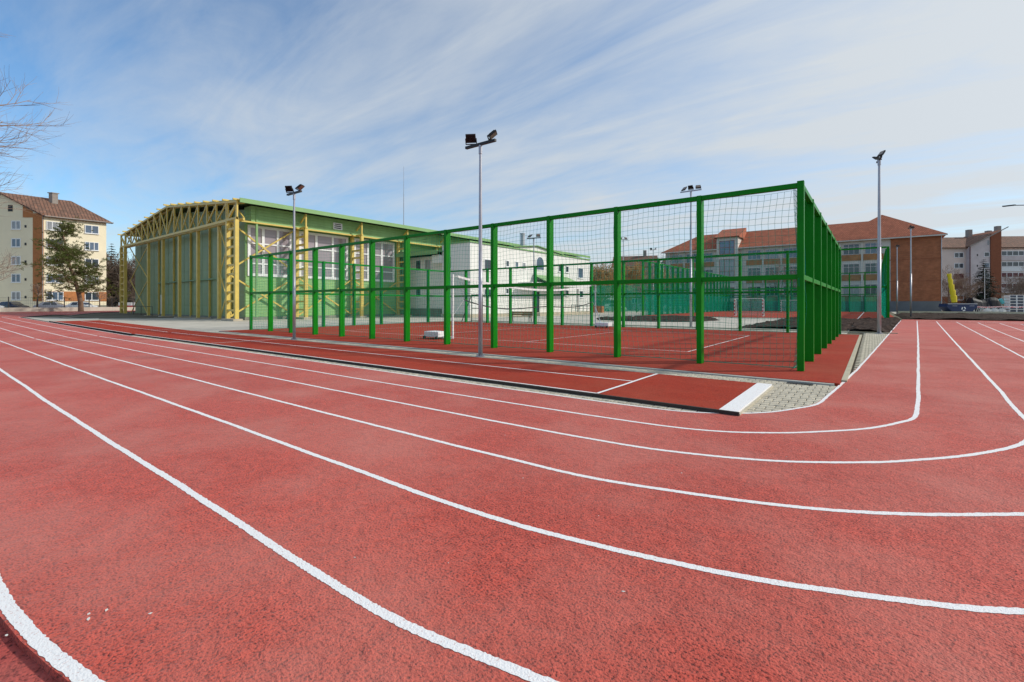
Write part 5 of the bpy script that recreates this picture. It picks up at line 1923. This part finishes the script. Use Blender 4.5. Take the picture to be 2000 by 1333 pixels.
# red and white barriers by the hall end
for k, (x, y) in enumerate([(-97.6, 22.9), (-98.3, 24.6), (-99.2, 26.2)]):
    bt = thing('road_barrier', ['red and white barrier board left of the hall end column', 'middle red and white barrier board behind the hall end column', 'right red and white barrier board seen through the hall end column'][k], 'barrier', (x, y, 0.3), R(55))
    MB().box(-0.9, 0.9, -0.05, 0.05, 0.25, 0.85).build('board', M['redpaint'], bt)
    MB().box(-0.9, 0.9, -0.06, 0.06, 0.86, 1.35).build('upper_board', M['white'], bt)
    for x2 in (-0.8, 0.8):
        MB().box(x2 - 0.05, x2 + 0.05, -0.25, 0.25, 0.0, 0.24).build('foot', M['black'], bt)

# planter by the annex
pt_ = thing('planter', 'rusty brown wooden planter beside the annex ramp end', 'planter', (-35.0, 68.0, 0), R(10))
for k in range(4):
    MB().box(-1.1, 1.1, -0.5, 0.5, 0.05 + k * 0.26, 0.29 + k * 0.26).build('plank', M['orange'], pt_)

# ================================================================== building site by the school
sk = thing('waste_skip', 'dark blue waste skip with a pale round emblem beside the school corner', 'skip', (11.0, 104.6, 0), R(34))
L1, L2, Hs, Ds = 2.3, 1.45, 1.45, 0.85
b_ = MB()
b_.add([(-L2, -Ds, 0.12), (L2, -Ds, 0.12), (L2, Ds, 0.12), (-L2, Ds, 0.12), (-L1, -Ds, 0.95), (L1, -Ds, 0.95), (L1, Ds, 0.95), (-L1, Ds, 0.95), (-L1 + 0.12, -Ds, Hs), (L1 - 0.12, -Ds, Hs), (L1 - 0.12, Ds, Hs), (-L1 + 0.12, Ds, Hs),
        (-L1 + 0.2, -Ds + 0.08, Hs), (L1 - 0.2, -Ds + 0.08, Hs), (L1 - 0.2, Ds - 0.08, Hs), (-L1 + 0.2, Ds - 0.08, Hs), (-L2 + .05, -Ds + 0.08, 0.2), (L2 - .05, -Ds + 0.08, 0.2), (L2 - .05, Ds - 0.08, 0.2), (-L2 + .05, Ds - 0.08, 0.2)],
       [(0, 3, 2, 1), (0, 1, 5, 4), (1, 2, 6, 5), (2, 3, 7, 6), (3, 0, 4, 7), (4, 5, 9, 8), (5, 6, 10, 9), (6, 7, 11, 10), (7, 4, 8, 11), (8, 9, 13, 12), (9, 10, 14, 13), (10, 11, 15, 14), (11, 8, 12, 15), (12, 13, 17, 16), (13, 14, 18, 17), (14, 15, 19, 18), (15, 12, 16, 19), (16, 17, 18, 19)])
bo = b_.build('body', M['skip'], sk)
MB().box(-L1 + 0.05, L1 - 0.05, -Ds - 0.06, -Ds - 0.002, Hs - 0.08, Hs + 0.03).build('rim', M['galv'], bo)
for x in (-1.2, 1.2):
    MB().box(x - 0.25, x + 0.25, -Ds, Ds, 0.0, 0.118).build('skid', M['black'], sk)
em = MB()
for k in range(3):                     # emblem: a ring of three curved arrows
    for j in range(7):
        a0_, a1_ = R(120 * k + j * 12), R(120 * k + (j + 1) * 12)
        em.add([(0.2 + 0.34 * math.cos(a0_), -Ds - 0.012, 0.62 + 0.34 * math.sin(a0_)), (0.2 + 0.34 * math.cos(a1_), -Ds - 0.012, 0.62 + 0.34 * math.sin(a1_)), (0.2 + 0.18 * math.cos(a1_), -Ds - 0.012, 0.62 + 0.18 * math.sin(a1_)), (0.2 + 0.18 * math.cos(a0_), -Ds - 0.012, 0.62 + 0.18 * math.sin(a0_))], [(0, 1, 2, 3)])
em.build('emblem', M['white'], bo)
tx = MB()
for x0_, x1_ in ((-1.5, -0.75), (1.1, 1.85)):
    n = 7
    for i in range(n):
        xx = x0_ + (x1_ - x0_) * i / n
        tx.add([(xx, -Ds - 0.012, 1.06), (xx + (x1_ - x0_) / n * 0.7, -Ds - 0.012, 1.06), (xx + (x1_ - x0_) / n * 0.7, -Ds - 0.012, 1.14), (xx, -Ds - 0.012, 1.14)], [(0, 1, 2, 3)])
tx.build('marking', M['galv'], bo)

ch = thing('debris_chute', 'yellow rubble chute of nested plastic sections against the school corner', 'rubble chute', (11.3, 110.6, 0.0), R(34))
for k in range(5):
    z = 1.7 + k * 0.95
    x = -0.18 * k - 0.1
    MB().tube((x, 0, z), (x - 0.16, 0, z + 1.1), 0.36 - 0.035 * k, 0.46 - 0.035 * k, 14).build('chute_section', M['chute'], ch)
MB().tube((0, 0, 0), (-0.06, 0, 1.7), 0.3, 0.34, 10).build('mouth', M['black'], ch)
MB().tube((-0.98, 0, 6.4), (-1.0, 0, 7.4), 0.03, n=6).build('hanger', M['galv'], ch)

fp = thing('flagpole', 'thin white pole standing in front of the spruce', 'pole', (18.9, 140.0, 0))
MB().tube((0, 0, 0), (0, 0, 9.0), 0.065, 0.05, 8).build('pole', M['white'], fp)
MB().box(-0.3, 0.3, -0.3, 0.3, 0, 0.12).build('foot', M['concrete'], fp)
# tarp covered pile
tpz = thing('tarp_pile', 'black tarpaulin over a pile of building material beside the skip', 'pile', (15.6, 116.5, 0), R(34))
rnd = random.Random(9)
m_ = MB()
nx_, ny_ = 22, 8
vs = []
for j in range(ny_ + 1):
    for i in range(nx_ + 1):
        u, v = i / nx_, j / ny_
        k = min(1, 6 * u) * min(1, 5 * (1 - u)) * min(1, 3.2 * v) * min(1, 3.2 * (1 - v))
        vs.append((-3.4 + 6.8 * u + rnd.uniform(-.06, .06), -1.2 + 2.4 * v, 2.45 * k * (0.92 + 0.1 * math.sin(u * 11)) + rnd.uniform(0, .1)))
m_.add(vs, [(j * (nx_ + 1) + i, j * (nx_ + 1) + i + 1, (j + 1) * (nx_ + 1) + i + 1, (j + 1) * (nx_ + 1) + i) for j in range(ny_) for i in range(nx_)])
m_.build('tarpaulin', M['tarp'], tpz)
m_ = MB()
for i in range(60):
    x = rnd.uniform(-2.8, 2.6)
    m_.bar((x, -1.25 + rnd.uniform(-.3, .1), 0.05), (x + rnd.uniform(-.4, .4), -1.2, rnd.uniform(0.5, 1.15)), 0.03, 0.03)
m_.build('stick_bundle', M['bag'], tpz)
rl_ = thing('foil_roll', 'turquoise capped cardboard roll leaning on the black tarpaulin', 'roll', (17.6, 116.3, 0), R(34))
MB().tube((1.1, -0.4, 0.05), (0.15, -0.4, 1.5), 0.24, n=12).build('tube', M['cardboard'], rl_)
MB().tube((0.15, -0.4, 1.5), (-0.35, -0.4, 2.25), 0.26, n=12).build('cap', M['cyan'], rl_)
for i in range(3):
    bgo = thing('builder_bag', ['crumpled white sack low beside the tarp pile', 'middle crumpled white sack in the row before the tarp', 'right crumpled white sack next to the crates'][i], 'bag', (15.6 + i * 0.95, 113.4 + i * 0.6, 0), R(34), 'white builder sacks')
    m_ = MB()
    vs = []
    for a in range(6):
        for k in range(12):
            r_ = (1.0, 1.12, 1.05, 0.85, 0.55, 0.2)[a] * 0.6
            t_ = 6.283 * k / 12
            vs.append((r_ * math.cos(t_) * (1 + rnd.uniform(-.14, .14)), r_ * 0.8 * math.sin(t_) * (1 + rnd.uniform(-.14, .14)), (0, 0.14, 0.3, 0.46, 0.58, 0.62)[a] + rnd.uniform(-.04, .04) * (a > 0)))
    m_.add(vs, [(a * 12 + k, a * 12 + (k + 1) % 12, (a + 1) * 12 + (k + 1) % 12, (a + 1) * 12 + k) for a in range(5) for k in range(12)] + [tuple(range(60, 72))])
    m_.build('sack', M['bag'], bgo, smooth=True)
# crates: two columns of six in a pale frame stack
cr_loc = (18.75, 115.8)
crate_proto = None
for c_ in range(2):
    for k in range(6):
        rz = R(34)
        x = cr_loc[0] + c_ * 1.16 * math.cos(rz)
        y = cr_loc[1] + c_ * 1.16 * math.sin(rz)
        row_n = ['bottom', 'second lowest', 'third lowest', 'third highest', 'second highest', 'top'][k]
        lab = 'white rimmed dark crate, %s of the %s column in the stack' % (row_n, ('left', 'right')[c_])
        ct = thing('stacked_crate', lab, 'crate', (x, y, k * 0.49), rz, 'crates stacked by the site')
        if crate_proto is None:
            b0 = MB().box(-0.50, 0.50, -0.45, 0.45, 0.05, 0.40).build('body', M['crate'], ct, bevel=0.04)
            rr2 = MB()
            rr2.box(-0.565, 0.565, -0.53, -0.46, 0.0, 0.04).box(-0.565, 0.565, -0.53, -0.46, 0.445, 0.485).box(-0.565, -0.505, -0.53, 0.5, 0.041, 0.444).box(0.505, 0.565, -0.53, 0.5, 0.041, 0.444)
            r0 = rr2.build('rim', M['white'], ct)
            crate_proto = (b0, r0)
        else:
            for o in crate_proto:
                inst(o, ct)
pal = thing('wrapped_pallet', 'blue white film wrapped pallet at the right edge of the site', 'pallet', (23.0, 118.5, 0), R(34))
MB().box(-1.4, 1.4, -0.7, 0.7, 0.16, 1.15).build('wrapped_load', M['glassblue'], pal, bevel=0.08)
MB().box(-1.42, 1.42, -0.72, 0.72, 1.152, 1.28).build('film_top', M['white'], pal, bevel=0.04)
for x in (-1.1, 0, 1.1):
    MB().box(x - 0.08, x + 0.08, -0.7, 0.7, 0.0, 0.158).build('block', M['cardboard'], pal)
tape = thing('barrier_tape', 'red and white barrier tape strung in front of the material piles', 'tape', (12.9, 108.6, 0))
m_ = MB()
P = [Vector((0, 0, 1.0)), Vector((2.2, 2.0, 0.85)), Vector((4.4, 4.0, 0.95)), Vector((6.6, 6.2, 0.85)), Vector((9.0, 8.0, 1.0))]
for a_, c_ in zip(P[:-1], P[1:]):
    m_.bar(a_, c_, 0.01, 0.16)
m_.build('band', M['tape'], tape)
for i in (0, 2, 4):
    MB().tube((P[i].x, P[i].y, 0), (P[i].x, P[i].y, 1.1), 0.035, n=6).build('stake', M['galv'], tape)

# ================================================================== small things on the near track
m_ = MB()
rnd = random.Random(21)


def fleck(x, y, s):
    n = rnd.randint(4, 6)
    a_ = rnd.uniform(0, 6.28)
    st_ = rnd.uniform(1.2, 2.6)
    pts = []
    for i in range(n):
        t_ = 6.28 * i / n
        px_, py_ = s * st_ * math.cos(t_) * rnd.uniform(.6, 1.1), s * math.sin(t_) * rnd.uniform(.6, 1.1)
        pts.append((x + px_ * math.cos(a_) - py_ * math.sin(a_), y + px_ * math.sin(a_) + py_ * math.cos(a_)))
    m_.prism(pts, TZ + 0.001, TZ + 0.0035)


for x, y in [(-2.95, 0.62), (-2.98, 0.56), (-2.93, 0.55), (-2.75, 0.74), (-3.08, 0.30)]:
    fleck(x, y, 0.007)
for _ in range(18):
    r_ = rnd.uniform(1.6, 9)
    a_ = R(rnd.uniform(75, 175))
    fleck(r_ * math.cos(a_), abs(r_ * math.sin(a_)) * 0.7 + 0.5, rnd.uniform(0.002, 0.006))
lit = m_.build('litter_flecks', M['bag'])
tag(lit, 'tiny pale paint flecks and scraps scattered over the near track', 'litter', kind='stuff')
# straw blades and tufts at the verge corner
m_ = MB()
for _ in range(60):
    x, y = rnd.uniform(-3.9, -2.4), rnd.uniform(-0.25, 0.12)
    d = Vector((rnd.uniform(-.6, .6), rnd.uniform(-.2, .6), rnd.uniform(.15, .8))).normalized()
    L_ = rnd.uniform(0.05, 0.16)
    s_ = d.orthogonal().normalized() * 0.004
    p = Vector((x, y, -0.01))
    m_.add([p - s_, p + s_, p + d * L_ + s_ * 0.3, p + d * L_ - s_ * 0.3], [(0, 1, 2, 3)])
p = Vector((-3.40, 0.10, -0.02))
for k in range(5):
    d = Vector((0.30 + 0.05 * k, 0.62 - 0.04 * k, 0.34 + 0.05 * k)).normalized()
    s_ = Vector((0.008, -0.004, 0))
    m_.add([p - s_, p + s_, p + d * (0.20 + 0.03 * k)], [(0, 1, 2)])
gt = m_.build('dry_grass_tuft', M['straw'])
tag(gt, 'dry straw coloured grass blades on the soil at the lower left corner', 'grass', kind='stuff')
